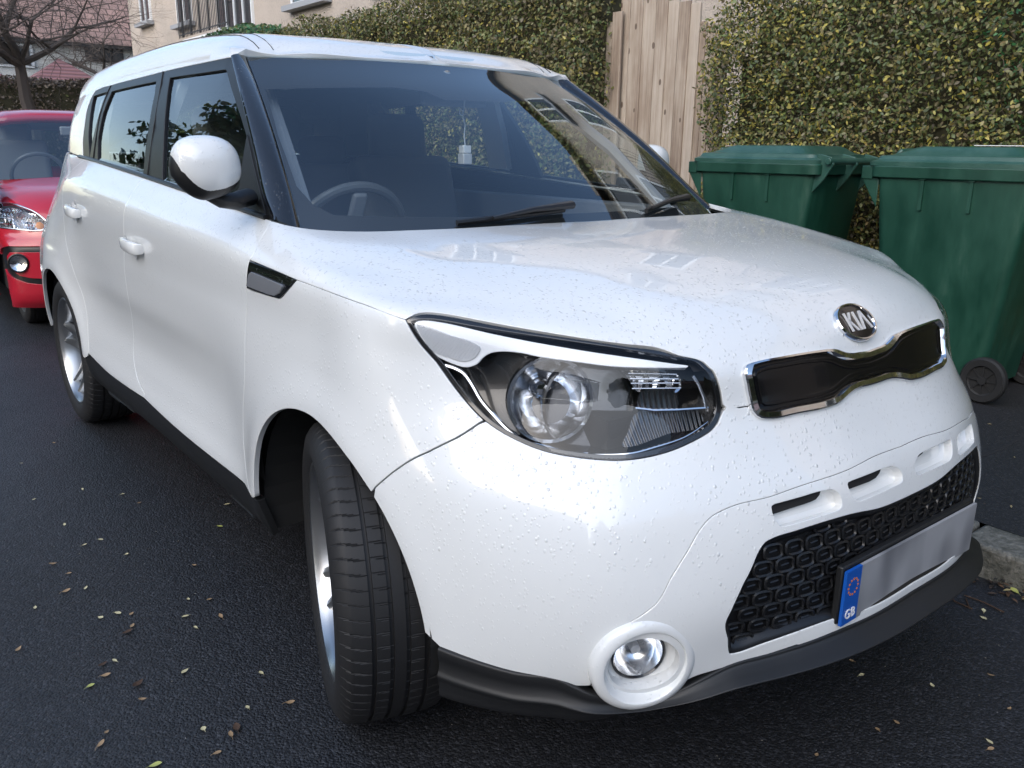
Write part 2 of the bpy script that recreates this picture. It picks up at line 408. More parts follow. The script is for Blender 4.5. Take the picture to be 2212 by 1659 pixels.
# side columns: y, x at each height, then crease .. belt
SCOL = [
 (.64, [.83, .865, .875, .885, .890, .890, .885, .878, .870], [(.862, .68, .962), (.84, .73, .986), (.80, .84, 1.012), (.772, .98, 1.040), (.75, 1.11, 1.060)]),
 (.85, [.84, .875, .888, .896, .899, .897, .891, .883, .877], [(.872, .86, .972), (.855, .89, .994), (.825, .96, 1.018), (.80, 1.07, 1.042), (.775, 1.17, 1.064)]),
 (1.15, [.83, .868, .882, .890, .892, .890, .886, .882, .878], [(.876, 1.15, .990), (.862, 1.16, 1.008), (.838, 1.18, 1.030), (.813, 1.20, 1.052), (.79, 1.23, 1.070)]),
 (1.45, [.82, .862, .876, .866, .859, .862, .870, .876, .878], [(.877, 1.45, 1.018), (.864, 1.45, 1.034), (.840, 1.45, 1.052), (.815, 1.45, 1.070), (.79, 1.45, 1.088)]),
 (1.90, [.82, .862, .877, .860, .846, .852, .867, .873, .877], [(.877, 1.90, 1.042), (.864, 1.90, 1.058), (.840, 1.90, 1.078), (.815, 1.90, 1.098), (.79, 1.90, 1.117)]),
 (2.40, [.82, .862, .877, .860, .846, .852, .867, .873, .877], [(.877, 2.40, 1.066), (.864, 2.40, 1.084), (.838, 2.40, 1.106), (.812, 2.40, 1.127), (.785, 2.40, 1.147)]),
 (2.90, [.83, .868, .884, .874, .862, .860, .868, .872, .876], [(.872, 2.90, 1.088), (.860, 2.90, 1.106), (.835, 2.90, 1.130), (.806, 2.90, 1.152), (.775, 2.90, 1.172)]),
 (3.30, [.84, .874, .888, .898, .903, .904, .902, .896, .884], [(.836, 3.30, 1.095), (.822, 3.30, 1.116), (.802, 3.30, 1.140), (.780, 3.30, 1.163), (.755, 3.30, 1.186)]),
 (3.68, [.83, .866, .880, .892, .897, .897, .893, .882, .860], [(.785, 3.66, 1.06), (.770, 3.66, 1.100), (.758, 3.66, 1.135), (.745, 3.66, 1.165), (.732, 3.66, 1.195)]),
 (3.95, [.76, .80, .82, .835, .840, .840, .832, .815, .790], [(.725, 3.92, 1.05), (.712, 3.91, 1.09), (.702, 3.90, 1.13), (.692, 3.89, 1.165), (.68, 3.88, 1.20)]),
]
cols = []
for x, ys, top in FC: cols.append([(x, y, z) for y, z in zip(ys, ZR)] + top)
for y, xs, top in SCOL: cols.append([(-x, y, z) for x, z in zip(xs, ZR)] + [(-a, b, c) for a, b, c in top])
cols.append([(-.55, 4.08 + (.04 if z < .7 else 0), z) for z in ZR] + [(-.55, 4.08, 1.05), (-.54, 4.07, 1.09), (-.53, 4.05, 1.13), (-.52, 4.03, 1.165), (-.51, 4.01, 1.20)])
cols.append([(0, 4.12 + (.03 if z < .7 else 0), z) for z in ZR] + [(0, 4.12, 1.05), (0, 4.11, 1.09), (0, 4.09, 1.13), (0, 4.07, 1.165), (0, 4.05, 1.20)])
half = np.array(cols)                                   # [col][row][3], centre front -> rear along the near side
full = np.concatenate([half[::-1], (half * [-1, 1, 1])[1:]], 0).transpose(1, 0, 2)
HUBF, HUBR = (.85, .334), (3.42, .336)
def sstep(a, b, x): t = np.clip((x - a) / (b - a), 0, 1); return t * t * (3 - 2 * t)
def disp_body(p, uv):
    """sculpted detail: flared arch lips"""
    d = np.zeros(len(p)); side = np.abs(p[:, 0]) > .74
    for (hy, hz), ro in ((HUBF, .385), (HUBR, .385)):
        r = np.hypot(p[:, 1] - hy, p[:, 2] - hz); k = np.exp(-((r - ro) / .055) ** 2) * .007; d += np.where(side & (p[:, 2] < .8), k, 0)
    return d
BODY = Net(full, disp_body)

# cabin cap: belt line over the side glass to the roof centre
def rail(y): return np.interp(y, [1.2, 1.5, 1.8, 2.3, 2.8, 3.2, 3.5, 3.8, 3.95], [1.41, 1.462, 1.487, 1.489, 1.480, 1.464, 1.444, 1.41, 1.38])
CY = [1.18, 1.45, 1.62, 1.68, 1.71, 1.74, 1.77, 1.80, 1.83, 1.87, 1.92, 2.0, 2.15, 2.4, 2.8, 3.2, 3.5, 3.72, 3.88, 3.98]
capc = []
for y in CY:
    bx = np.interp(y, [1.2, 1.9, 2.4, 2.9, 3.3, 3.66, 3.88, 3.98], [.79, .79, .785, .775, .755, .732, .68, .56]); bz = np.interp(y, [1.23, 1.45, 1.9, 2.4, 2.9, 3.3, 3.66, 3.88], [1.070, 1.088, 1.117, 1.147, 1.172, 1.186, 1.195, 1.20])
    rx = np.interp(y, [1.2, 1.8, 2.3, 2.8, 3.2, 3.5, 3.72, 3.88, 3.98], [.648, .652, .662, .670, .676, .672, .655, .60, .48]); rz = rail(y)
    zc = np.interp(y, [1.2, 1.5, 1.7, 1.8, 1.95, 2.1, 2.3, 2.8, 3.2, 3.5, 3.8, 3.98], [1.30, 1.45, 1.525, 1.557, 1.583, 1.598, 1.610, 1.608, 1.595, 1.575, 1.53, 1.48])
    zs = lambda f: rz + (zc - rz) * f
    yb = y - (0 if y < 3.8 else .04)
    row = [(-bx, y + (0 if y < 3.8 else .0), bz)]
    for t, bul in ((.28, .010), (.6, .013), (.88, .006)): row.append((-(bx + (rx - bx) * t + bul), y - (y > 3.6) * (y - 3.6) * .28 * t, bz + (rz - bz) * t))
    ys = y - (y > 3.6) * (y - 3.6) * .3
    row += [(-rx, ys, rz), (-(rx - .005), ys, rz + .022), (-(rx - .03), ys, zs(.52)), (-(rx - .09), ys, zs(.78)), (-(rx - .30), ys, zs(.95)), (0, ys, zc)]
    for i_ in range(4, len(row)):                         # the roof skin rolls down to the glass
        X_, Y_, Z_ = row[i_]; a_ = abs(X_) / .6; yg = 1.70 + .07 * a_**2 + .035 * a_**4; zg = 1.505 - .010 * a_**2; t_ = min(1, max(0, (Y_ - yg) / .16)); k_ = math.sqrt(1 - (1 - t_) ** 2); wgt = min(1, max(0, (.645 - abs(X_)) / .05))
        row[i_] = (X_, Y_, Z_ - wgt * (1 - k_) * max(0, Z_ - zg))
    capc.append(row)
capc = np.array(capc)[::-1]                              # rear -> front so that u x v points outwards on the near side
CAP = Net(capc.transpose(1, 0, 2))
# windscreen
wr = []
for t in (0, .25, .5, .75, 1.0, 1.07):
    row = []
    for s in (-1, -.82, -.5, 0, .5, .82, 1):
        a = abs(s); xb, xt = .748, .600
        yb = .92 + .10 * a**2 + .15 * a**4; zb = 1.035 + .015 * a**2
        yt = 1.70 + .07 * a**2 + .035 * a**4; zt = 1.502 - .010 * a**2
        x = s * (xb + (xt - xb) * t); y = yb + (yt - yb) * t; z = zb + (zt - zb) * t
        bow = math.sin(math.pi * min(t, 1)) * .022; row.append((x, y - bow * .55, z + bow * .8))
    wr.append(row)
WS = Net(np.array(wr))

# ------------------------------------------------------------ panels
car = empty('parked_car', (0, 2.07, 0), 0, 'white boxy hatchback parked at the kerb, wet with rain, front wheel turned out', 'car')
car.location = (0, 0, 0)
def zc(l, dx=0, dy=0): return l
def z1(a, b): return ('c', (1300 + .5425 * a) / 1.5665, (1000 + .5425 * b) / 1.5665)     # survey crops
def z2(a, b): return ('c', (2400 + .4815 * a) / 1.5665, (900 + .4815 * b) / 1.5665)
def z3(a, b): return ('c', (2400 + .4815 * a) / 1.5665, (1500 + .4815 * b) / 1.5665)
def z4(a, b): return ('c', (1700 + .4521 * a) / 1.5665, (1800 + .4521 * b) / 1.5665)
def z5(a, b): return ('c', .4521 * a / 1.5665, (700 + .4521 * b) / 1.5665)
UV = lambda q: ('uv', *q)
def circ(h, r, a0, a1, n=14): return [('s', h[0] + r * math.cos(R(a)), h[1] + r * math.sin(R(a))) for a in np.linspace(a0, a1, n)]
# shared corner points on the body net
umid = 0.0; V0, V1 = BODY.V[0], BODY.V[-1]
lamp_px = [(133, 152), (190, 112), (260, 102), (350, 112), (700, 180), (1200, 265), (1500, 310), (1800, 350), (1940, 385), (2030, 450), (2090, 560), (2125, 680), (2115, 760), (2080, 820), (1950, 900), (1800, 970), (1620, 1015), (1450, 1032), (1280, 1020), (1100, 995), (950, 960), (840, 910), (700, 840), (600, 760), (500, 650), (400, 520), (300, 390), (210, 290), (165, 215)]
LAMP = outline(BODY, [z1(*q) for q in lamp_px], corner=(0,))
for _ in range(7): LAMP[2:-2] = (LAMP[1:-3] + 2 * LAMP[2:-2] + LAMP[3:-1]) / 4
vent_tl, vent_tr = ('c', 540, 558 + 6), ('c', 640, 605)
A_base = ('c', 583, 478)
pA = BODY.at(A_base); 
def uvp(*qs): return [BODY.at(q) for q in qs]
def line(net, *qs, step=.012, corner=()): return spl([net.at(q) if not isinstance(q, np.ndarray) else q for q in qs], step, False, corner)
def join(*parts):
    out = []
    for p in parts: out += [np.asarray(q, float) for q in np.atleast_2d(p)]
    return np.array(out)
gapline_fender = line(BODY, A_base, ('c', 560, 520), ('c', 545, 553), ('c', 538, 566))          # door front upper
door_front = line(BODY, ('c', 538, 566), ('c', 532, 626), ('c', 530, 707), ('c', 528, 822), ('c', 525, 900), ('c', 526, 950), ('c', 531, 1000), ('c', 545, 1061), ('c', 552, 1075))
hood_side = line(BODY, ('c', 640, 605), ('c', 700, 627), ('c', 760, 649), ('c', 820, 671), z1(133, 152))
iL = lambda a, b: int(np.argmin(np.linalg.norm(LAMP - BODY.at(z1(a, b)), axis=1)))
i_tip, i_in, i_bump = 0, iL(2122, 715), iL(602, 795)
# bonnet: full width
lamp_top = LAMP[i_tip:i_in]
hl_front = line(BODY, z1(2122, 715), z1(2212, 705), z2(120, 1012), z2(270, 990), z2(600, 985), ('f', -.2, .800), ('f', 0, .820))
vmax = BODY.V[-1]
cowl_l = BODY.at(('p', *full[-1][full.shape[1] // 2 - 9]))     # corner where cowl meets belt (near side)
cowl = np.array([[u, vmax - .004] for u in np.linspace(BODY.UC[full.shape[1] // 2 - 9], 0, 40)])
hl = join(cowl[0:1], gapline_fender[1:], line(BODY, ('c', 540, 563), ('c', 590, 583), ('c', 640, 605))[1:], hood_side[1:], lamp_top[1:], hl_front[1:])
hood_half = join(hl)                                          # from cowl corner down and round to centre front
hoodP = join(hood_half, mir(hood_half)[::-1][1:], mir(cowl)[1:], cowl[::-1][1:-1])
V_, F_, N_ = sheet(BODY, hoodP, sp=.016, gap=.003)
mesh('bonnet', V_, F_, 'paint', car, normals=N_)

# bumper: lower edge of the bonnet line, round the lamp, down the shutline, arch, white lower edge
arch_f = lambda a0, a1, n=16: line(BODY, *circ(HUBF, .372, a0, a1, n))
lampbot = LAMP[i_in:i_bump + 1]
bump_line = line(BODY, ('c', 1037, 914), ('c', 996, 941), ('c', 936, 971), ('c', 885, 996), ('c', 852, 1019), ('c', 815, 1053))
def arch_hit(px):                                             # angle of the arch circle nearest a survey pixel
    p = BODY.S([BODY.at(('c', *px))])[0]; return math.degrees(math.atan2(p[2] - HUBF[1], p[1] - HUBF[0]))
a_b = arch_hit((817, 1051))
a_low = 180 + math.degrees(math.asin(max(-1, min(1, (HUBF[1] - .352) / .372))))
a_lo2 = arch_hit((955, 1395)) % 360; arc1 = arch_f(a_b, a_lo2)
surr_px = [z3(0, 535), z3(150, 450)]
surr = line(BODY, ('f', 0, .677), ('f', -.10, .678), z2(1000, 1420), z2(600, 1560), z3(430, 375), z3(150, 448), z3(0, 530), ('c', 1509, 1149), ('c', 1483, 1195), ('c', 1449, 1250), ('c', 1417, 1305), ('c', 1388, 1328), ('c', 1345, 1354), ('c', 1305, 1388), ('c', 1284, 1420), ('c', 1277, 1455), ('c', 1277, 1481))
low_edge = line(BODY, ('c', 955, 1395), z4(0, 1025), z4(300, 1090), z4(620, 1155), ('c', 1277, 1481))
bump_half = join(hl_front[::-1], lampbot[1:], bump_line[1:], arc1[1:-2], low_edge, surr[::-1][1:])      # centre top -> round -> centre at surround
bumpP = join(bump_half, mir(bump_half)[::-1][1:-1])
V_, F_, N_ = sheet(BODY, bumpP, sp=.016, gap=.0018)
bumper = mesh('front_bumper', V_, F_, 'paint', car, normals=N_)

# fender
sill_y = .385
arc2 = line(BODY, *circ(HUBF, .372, a_b, 8, 16))
fend = join(line(BODY, ('c', 640, 605), ('c', 620, 628), ('c', 602, 645), ('c', 590, 642), ('c', 532, 624)), door_front[6:], arc2[::-1][1:], bump_line[::-1][1:], LAMP[i_bump:], LAMP[0:1], hood_side[::-1][1:-1])
panel('front_wing', BODY, fend, 'paint', car, sp=.016, gap=.003)
# doors
belt_v = vmax - .003
def beltl(y0, y1, n=20):
    a = BODY.near((-.79, y0, 1.09))[0]; b = BODY.near((-.785, y1, 1.16))[0]; return np.array([[u, belt_v] for u in np.linspace(a, b, n)])
b_line = line(BODY, ('c', 318, 386), ('c', 309, 389), ('c', 290, 410), ('c', 271, 447), ('c', 268, 504), ('c', 268, 562), ('c', 278, 649), ('c', 288, 721), ('c', 288, 764), ('c', 294, 808), ('c', 312, 850))
sill = lambda a, b: line(BODY, ('s', a, .392), ('s', (a + b) / 2, .388), ('s', b, .392))
yb = BODY.S([b_line[0]])[0][1]; yb_low = BODY.S([b_line[-1]])[0][1]
door_f = join(beltl(1.235, yb), b_line[1:-1], line(BODY, ('s', yb_low, .40), ('s', 1.9, .388), ('s', 1.5, .388), ('s', 1.30, .395)), door_front[::-1], gapline_fender[::-1][1:-1])
panel('front_door', BODY, door_f, 'paint', car, sp=.022, gap=.003)
q_line = line(BODY, ('s', 3.16, 1.18), ('s', 3.18, 1.0), ('s', 3.14, .85), ('s', 3.05, .70), ('s', 3.00, .60), ('s', 2.985, .50), ('s', 2.97, .42))
door_r = join(beltl(yb, 3.15), q_line[1:], line(BODY, ('s', 2.97, .41), ('s', 2.7, .390), ('s', 2.5, .390), ('s', yb_low, .40)), b_line[::-1][1:-1])
panel('rear_door', BODY, door_r, 'paint', car, sp=.022, gap=.003)
arc3 = line(BODY, *circ(HUBR, .372, 172, 8, 22))
uend = BODY.near((-.55, 4.1, .6))[0]
quart = join(beltl(3.15, 3.88), line(BODY, ('uv', uend, belt_v), ('uv', uend, BODY.near((-.55, 4.1, .42))[1])), arc3[::-1], line(BODY, ('s', 3.03, .385), ('s', 2.99, .40), ('s', 2.97, .42)), q_line[::-1][1:-1])
panel('rear_wing', BODY, quart, 'paint', car, sp=.022, gap=.0016)
tg = np.array([[BODY.U[0] , 0], [uend, 0]])
ul = BODY.U[0]
tailP = np.array([[ul + .001, BODY.near((0, 4.1, .42))[1]], [uend, BODY.near((-.55, 4.1, .42))[1]], [uend, belt_v], [ul + .001, belt_v]])
panel('tailgate', BODY, outline(BODY, [UV(q) for q in tailP]), 'paint', car, sp=.06, gap=.0)
# black sill / cladding and lower lip
sillP = join(line(BODY, ('s', 1.22, .375), ('s', 1.6, .386), ('s', 2.2, .388), ('s', 2.8, .388), ('s', 2.93, .40), ('s', 3.03, .405), ('s', 3.055, .395)), line(BODY, ('s', 3.06, .32), ('s', 3.0, .26), ('s', 2.5, .245), ('s', 1.8, .245), ('s', 1.35, .245), ('s', 1.22, .27)))
panel('sill_cladding', BODY, sillP, 'black_plastic', car, sp=.03, gap=0, off=-.006, depth=.018)

# surround of the lower intake (full width with holes)
grl_h = [('f', 0, .587), ('f', -.12, .589), z3(1000, 490), z3(600, 610), z3(440, 662), z3(390, 690), z3(350, 745), z3(300, 860), z3(230, 1000), z3(150, 1170), z3(108, 1265), z3(108, 1310), z3(124, 1370), z3(130, 1455), z3(145, 1484), z3(180, 1480), z3(400, 1404), z3(830, 1250), ('f', -.13, .400), ('f', 0, .403)]
GRL = outline(BODY, grl_h, closed=False, corner=())
GRLF = join(GRL, mir(GRL)[::-1][1:-1])
fog_o = BODY.at(z4(1062, 1000)); FO = BODY.S([fog_o])[0]; FN = BODY.Nn([fog_o])[0]
def disc_uv(c, r, n=28):                                      # circle on the shell, in uv
    e = 1e-3; a = (BODY.S([c + [e, 0]])[0] - BODY.S([c - [e, 0]])[0]) / (2 * e); b = (BODY.S([c + [0, e]])[0] - BODY.S([c - [0, e]])[0]) / (2 * e)
    M = np.array([[a @ a, a @ b], [a @ b, b @ b]]); t1 = a / np.linalg.norm(a); t2 = np.cross(BODY.Nn([c])[0], t1); out = []
    for k in range(n):
        d = (t1 * math.cos(2 * math.pi * k / n) + t2 * math.sin(2 * math.pi * k / n)) * r; out.append(c + np.linalg.solve(M, [a @ d, b @ d]))
    return np.array(out)
fogP = disc_uv(fog_o, .066)
slot1 = outline(BODY, [z3(*q) for q in [(431, 452), (434, 436), (455, 422), (640, 371), (800, 327), (862, 321), (905, 343), (930, 395), (930, 450), (908, 472), (700, 540), (525, 590), (496, 588), (480, 572), (455, 528)]], corner=(1, 2, 9, 11, 12, 13))
slot2 = outline(BODY, [z3(*q) for q in [(966, 290), (970, 272), (1000, 256), (1120, 211), (1230, 169), (1287, 157), (1332, 178), (1356, 225), (1356, 264), (1336, 288), (1200, 352), (1056, 412), (1024, 408), (1006, 388), (982, 335)]], corner=(1, 2, 9, 11, 12, 13))
dark1 = outline(BODY, [z3(*q) for q in [(434, 446), (452, 422), (640, 372), (822, 326), (812, 362), (786, 396), (744, 416), (600, 462), (446, 512)]], corner='all')
dark2 = outline(BODY, [z3(*q) for q in [(968, 281), (1000, 256), (1120, 212), (1248, 170), (1238, 205), (1212, 242), (1168, 268), (1070, 304), (982, 338)]], corner='all')
panel('slot_opening', BODY, outline(BODY, [z3(*q) for q in [(1380, 120), (1396, 100), (1500, 52), (1552, 34), (1540, 66), (1508, 92), (1390, 152)]], corner='all'), 'gap', car, gap=0, off=-.0125, depth=0, sp=.015, both=False)
lip_in = line(BODY, ('c', 1277, 1481), z4(740, 1190), z4(840, 1250), z4(1000, 1280), z4(1180, 1240), z4(1300, 1150), z4(1420, 1085), z4(1560, 1040), z4(1800, 970), z4(2212, 838), ('f', -.38, .356), ('f', -.26, .380), ('f', -.13, .384), ('f', 0, .386))
surr_half = join(surr, lip_in[1:])
surrP = join(surr_half, mir(surr_half)[::-1][1:-1])
V_, F_, N_ = sheet(BODY, surrP, holes=[GRLF, slot1, mir(slot1), slot2, mir(slot2), fogP, mir(fogP)], sp=.014, gap=.0018, depth=.024, off=.0018, lip=.0014)
surround = mesh('bumper_surround', V_, F_, 'paint', car, normals=N_)
for sl_, dk in ((slot1, dark1), (slot2, dark2)):
    P_ = clean(sl_, .003); P_ = P_ if area2(P_) > 0 else P_[::-1]; V_, F_ = bevel_ring(BODY, inset(P_, -.003), [0, .0035, .008, .013], [-.003, -.014, -.020, -.0225]); V2_, F2_, N2_ = sheet(BODY, inset(P_, .0095), gap=0, depth=0, off=-.0225, sp=.02); n_ = len(V_)
    V_ = np.concatenate([V_, V2_]); F_ = F_ + [tuple(int(i) + n_ for i in f) for f in F2_]
    for s_ in (1, -1): mesh('air_slot', V_ * [s_, 1, 1], F_ if s_ > 0 else [tuple(reversed(f)) for f in F_], 'paint_dry', car)
    panel('slot_opening', BODY, dk, 'gap', car, gap=0, off=-.0125, depth=0, sp=.015, both=False)
# ------------------------------------------------------------ under-shell that closes the shut lines, wheel wells, floor
G = BODY.S(np.array([[u, v] for v in BODY.gv for u in BODY.gu]), -.022, False).reshape(len(BODY.gv), len(BODY.gu), 3); F_ = []
nv_, nu_ = G.shape[:2]
def dropped(c):
    for h in (HUBF, HUBR):
        if math.hypot(c[1] - h[0], c[2] - h[1]) < .40 and abs(c[0]) > .6: return True
    return False
lampxz = [BODY.S([q])[0] for q in LAMP]; LAMPI = LAMP if area2(LAMP) > 0 else LAMP[::-1]; GRI = inset(GRLF, -.02)
cen = (G[:-1, :-1] + G[1:, :-1] + G[:-1, 1:] + G[1:, 1:]) / 4; ucn, vcn = (BODY.gu[:-1] + BODY.gu[1:]) / 2, (BODY.gv[:-1] + BODY.gv[1:]) / 2
UVC = np.stack(np.meshgrid(ucn, vcn), 2).reshape(-1, 2); C_ = cen.reshape(-1, 3); ABS = UVC * np.where(UVC[:, :1] > 0, -1, 1) * [1, 1]; ABS[:, 1] = UVC[:, 1]
drop = np.zeros(len(C_), bool)
for h in (HUBF, HUBR): drop |= (np.hypot(C_[:, 1] - h[0], C_[:, 2] - h[1]) < .40) & (abs(C_[:, 0]) > .6)
fr_ = C_[:, 1] < .8
drop |= fr_ & (inpoly(ABS, LAMPI) | inpoly(UVC, GRI) | (np.linalg.norm(ABS - fog_o, axis=1) < .09) | ((abs(UVC[:, 0]) < .5) & (C_[:, 2] > .55) & (C_[:, 2] < .69)))
for k in np.where(~drop)[0]:
    j, i = divmod(int(k), nu_ - 1); a = j * nu_ + i; F_.append((a, a + 1, a + nu_ + 1, a + nu_))
mesh('inner_shell', G.reshape(-1, 3), F_, 'gap', car)
b = MB()
b.box((0, 2.2, .30), (1.50, 1.40, .10)); b.box((0, 2.1, .27), (1.0, 3.6, .06)); b.box((0, .55, .50), (1.15, .5, .55)); b.box((0, 3.7, .5), (1.2, .5, .5))
for sx in (-1, 1):
    for h in (HUBF, HUBR):
        pr = []; n = 22
        for k in range(n + 1):
            a = R(-8 + 196 * k / n); pr.append((h[0] + .392 * math.cos(a), h[1] + .392 * math.sin(a)))
        v = [(sx * .855, y, z) for y, z in pr] + [(sx * .50, y, z) for y, z in pr]; b.add(v, [(i, i + 1, n + 2 + i, n + 1 + i) for i in range(n)])
        b.add([(sx * .50, y, z) for y, z in pr], [tuple(range(n + 1))])
b.build('underbody', 'underbody', car)
lb = MB()                                                     # clips in the near front wheel well
for px in ((620, 1000), (628, 1063)): pass
# wheel-well edge lining and fixings
def well_ring(h, sx, r0=.350, r1=.374, x=.868, a0=-12, a1=192):
    n = 40; v = []; f = []
    for k in range(n + 1):
        a = R(a0 + (a1 - a0) * k / n); c, s = math.cos(a), math.sin(a)
        v += [(sx * x, h[0] + r1 * c, h[1] + r1 * s), (sx * (x - .012), h[0] + (r1 - .004) * c, h[1] + (r1 - .004) * s), (sx * (x - .03), h[0] + r1 * c, h[1] + r1 * s)]
    for k in range(n): 
        for q in (0, 1): f.append((3 * k + q, 3 * k + q + 1, 3 * k + q + 4, 3 * k + q + 3))
    return v, f

# ------------------------------------------------------------ lower lip
base = [('f', 0, .388), ('f', -.13, .386), ('f', -.26, .382), ('f', -.32, .372), ('f', -.38, .361), ('f', -.46, .348), ('z', -.52, .326), ('z', -.56, .306),  ('z', -.60, .294), ('z', -.645, .298), ('z', -.69, .316), ('q', -.722, .249, .336), ('q', -.773, .308, .339), ('q', -.812, .369, .344), ('q', -.835, .411, .348), ('q', -.848, .441, .350)]
def bpt(q):
    if q[0] == 'q': return np.array(q[1:])
    if q[0] == 'z': p = BODY.S([BODY.at(('f', q[1], .36))])[0]; p[2] = q[2]; return p
    return BODY.S([BODY.at(q)])[0]
cur = spl([bpt(q) for q in base], .03, False)
nn_ = np.array([BODY.Nn([BODY.near(p)])[0] for p in cur]); nn_[:, 2] = 0; nn_ /= np.linalg.norm(nn_, axis=1)[:, None]
for _ in range(4): nn_[1:-1] = (nn_[:-2] + nn_[1:-1] * 2 + nn_[2:]) / 4
nn_ /= np.linalg.norm(nn_, axis=1)[:, None]; nn_[0] = (0, -1, 0)
arc = np.concatenate([[0], np.cumsum(np.linalg.norm(np.diff(cur, axis=0), axis=1))])
zb = np.interp(arc / arc[-1], [0, .25, .45, .60, .70, 1.0], [.336, .330, .308, .274, .256, .243]); zb = np.convolve(np.pad(zb, 3, 'edge'), np.ones(7) / 7, 'valid'); rows = []
sh_ = -.014 * np.exp(-((cur[:, 0] + .615) / .075) ** 2)
for k, p in enumerate(cur):
    t = arc[k] / arc[-1]; pr = np.interp(t, [0, .45, .58, .72, .85, 1], [.042, .036, .016, .012, .010, .004]); h = p[2] - zb[k]
    r = []
    for o, dz in ((-.012, .0), (.0045, -.015), (.006, -.12), (.5 * pr, -.30), (.92 * pr, -.46), (pr + .004, -.56), (pr, -.66), (.6 * pr, -.80), (.1 * pr, -1.0), (-.10, -1.12)):
        q = p + nn_[k] * (o + sh_[k]); q[2] = p[2] + dz * h; r.append(q)
    rows.append(r)
rows = np.array(rows); LN = Net((np.concatenate([rows[::-1], rows[1:] * [-1, 1, 1]], 0)).transpose(1, 0, 2)[::-1])
g = LN.G; a_, b_ = g.shape[:2]; lipo = mesh('bumper_lip', g.reshape(-1, 3), [(j * b_ + i, j * b_ + i + 1, (j + 1) * b_ + i + 1, (j + 1) * b_ + i) for j in range(a_ - 1) for i in range(b_ - 1)], 'black_plastic', car)

# ------------------------------------------------------------ cabin: roof with rear pillars, door frames, glass
def zz(a, b): return ('c', a * .2886, b * .2886)
ft = [CAP.near(WS.S([[u, WS.VC[4]]])[0]) for u in np.linspace(0, WS.U[0], 14)]
win_top = line(CAP, ('c', 497, 123), ('c', 440, 134), ('c', 358, 152), ('c', 300, 167), ('c', 240, 183), ('c', 213, 192), ('c', 204, 198), ('c', 198, 208), ('c', 188, 233), ('c', 182, 268), ('c', 178, 310), ('c', 176, 346), ('c', 178, 353))
cu0, cv1 = CAP.U[0], CAP.V[-1]
wb = CAP.at(('c', 178, 353))
roof_half = join(np.array([[f[0], cv1] if k == 0 else f for k, f in enumerate(ft)]), win_top, np.array([[wb[0], .001], [cu0 + .001, .001], [cu0 + .001, cv1]]))
V_, F_, N_ = sheet(CAP, clean(roof_half), sp=.025, gap=0, depth=.022)
def weld(V, F, NN):
    V = V.copy(); NN = NN.copy(); k = np.abs(V[:, 0]) < 4e-3; V[k, 0] = 0; NN[k, 0] = 0
    V2, F2, N2 = mirror(V, F, NN); n = len(V); return np.concatenate([V, V2]), list(F) + [tuple(int(i) + n for i in f) for f in F2], np.concatenate([NN, N2])
V_, F_, N_ = weld(V_, F_, N_); roof = mesh('roof', V_, F_, 'paint', car, normals=N_)
for sx in (-1, 1):                                            # roof ditch mouldings
    d = CAP.S(spl([CAP.at(q) for q in (('t', -.560, 1.80), ('t', -.563, 2.2), ('t', -.566, 2.8), ('t', -.55, 3.5))], .05, False), .0006)
    d = d * ([1, 1, 1] if sx < 0 else [-1, 1, 1]); m_ = MB(); m_.tube(d, .0014, 6); m_.build('roof_moulding', 'gap', car, True)
    d2 = CAP.S(spl([CAP.at(q) for q in (('t', -.520, 1.79), ('t', -.522, 1.95), ('t', -.524, 2.1))], .05, False), .0004) * ([1, 1, 1] if sx < 0 else [-1, 1, 1]); m_ = MB(); m_.tube(d2, .0012, 6); m_.build('roof_moulding', 'gap', car, True)
# door frame band
band = join(win_top, line(CAP, ('p', -.775, 3.3, 1.186), ('p', -.785, 2.4, 1.147), ('p', -.79, 1.9, 1.117), ('p', -.79, 1.40, 1.084), ('c', 583, 478)), line(CAP, ('c', 583, 478), ('c', 566, 420), ('c', 548, 335), ('c', 530, 260), ('c', 512, 185), ('c', 497, 124))[:-1])
gl_f = outline(CAP, [zz(1266, 578), zz(1480, 545), zz(1688, 517), zz(1740, 700), zz(1800, 880), zz(1842, 1020), zz(1815, 1200), zz(1795, 1400), zz(1700, 1545), zz(1500, 1482), zz(1200, 1368), zz(1215, 1100), zz(1235, 800)], corner='all')
gl_r = outline(CAP, [zz(832, 682), zz(1000, 640), zz(1165, 606), zz(1150, 720), zz(1110, 950), zz(1050, 1330), zz(900, 1290), zz(722, 1232), zz(728, 1050), zz(765, 850)], corner='all')
gl_q = outline(CAP, [zz(697, 716), zz(800, 684), zz(765, 760), zz(738, 850), zz(700, 1000), zz(664, 1195), zz(655, 1190), zz(658, 1000), zz(675, 830)], corner='all')
panel('door_frame', CAP, band, 'satin_black', car, holes=[gl_f, gl_r, gl_q], sp=.03, gap=0, off=-.002, depth=.016)
for nm, q in (('side_window', gl_f), ('side_window', gl_r), ('quarter_window', gl_q)): panel(nm, CAP, inset(q, -.004), 'side_glass', car, gap=0, off=-.009, depth=0, sp=.05)
for pts in ([zz(1218, 535), zz(1205, 620), zz(1150, 950), zz(1097, 1345)], [zz(828, 640), zz(800, 700), zz(742, 870), zz(715, 1040), zz(700, 1215)]):    # pillar split lines
    for sx in (1, -1):
        m_ = MB(); m_.tube(CAP.S(np.array([CAP.at(q) for q in pts]), -.001) * [sx, 1, 1], .0022, 6); m_.build('seal', 'gap', car, True)
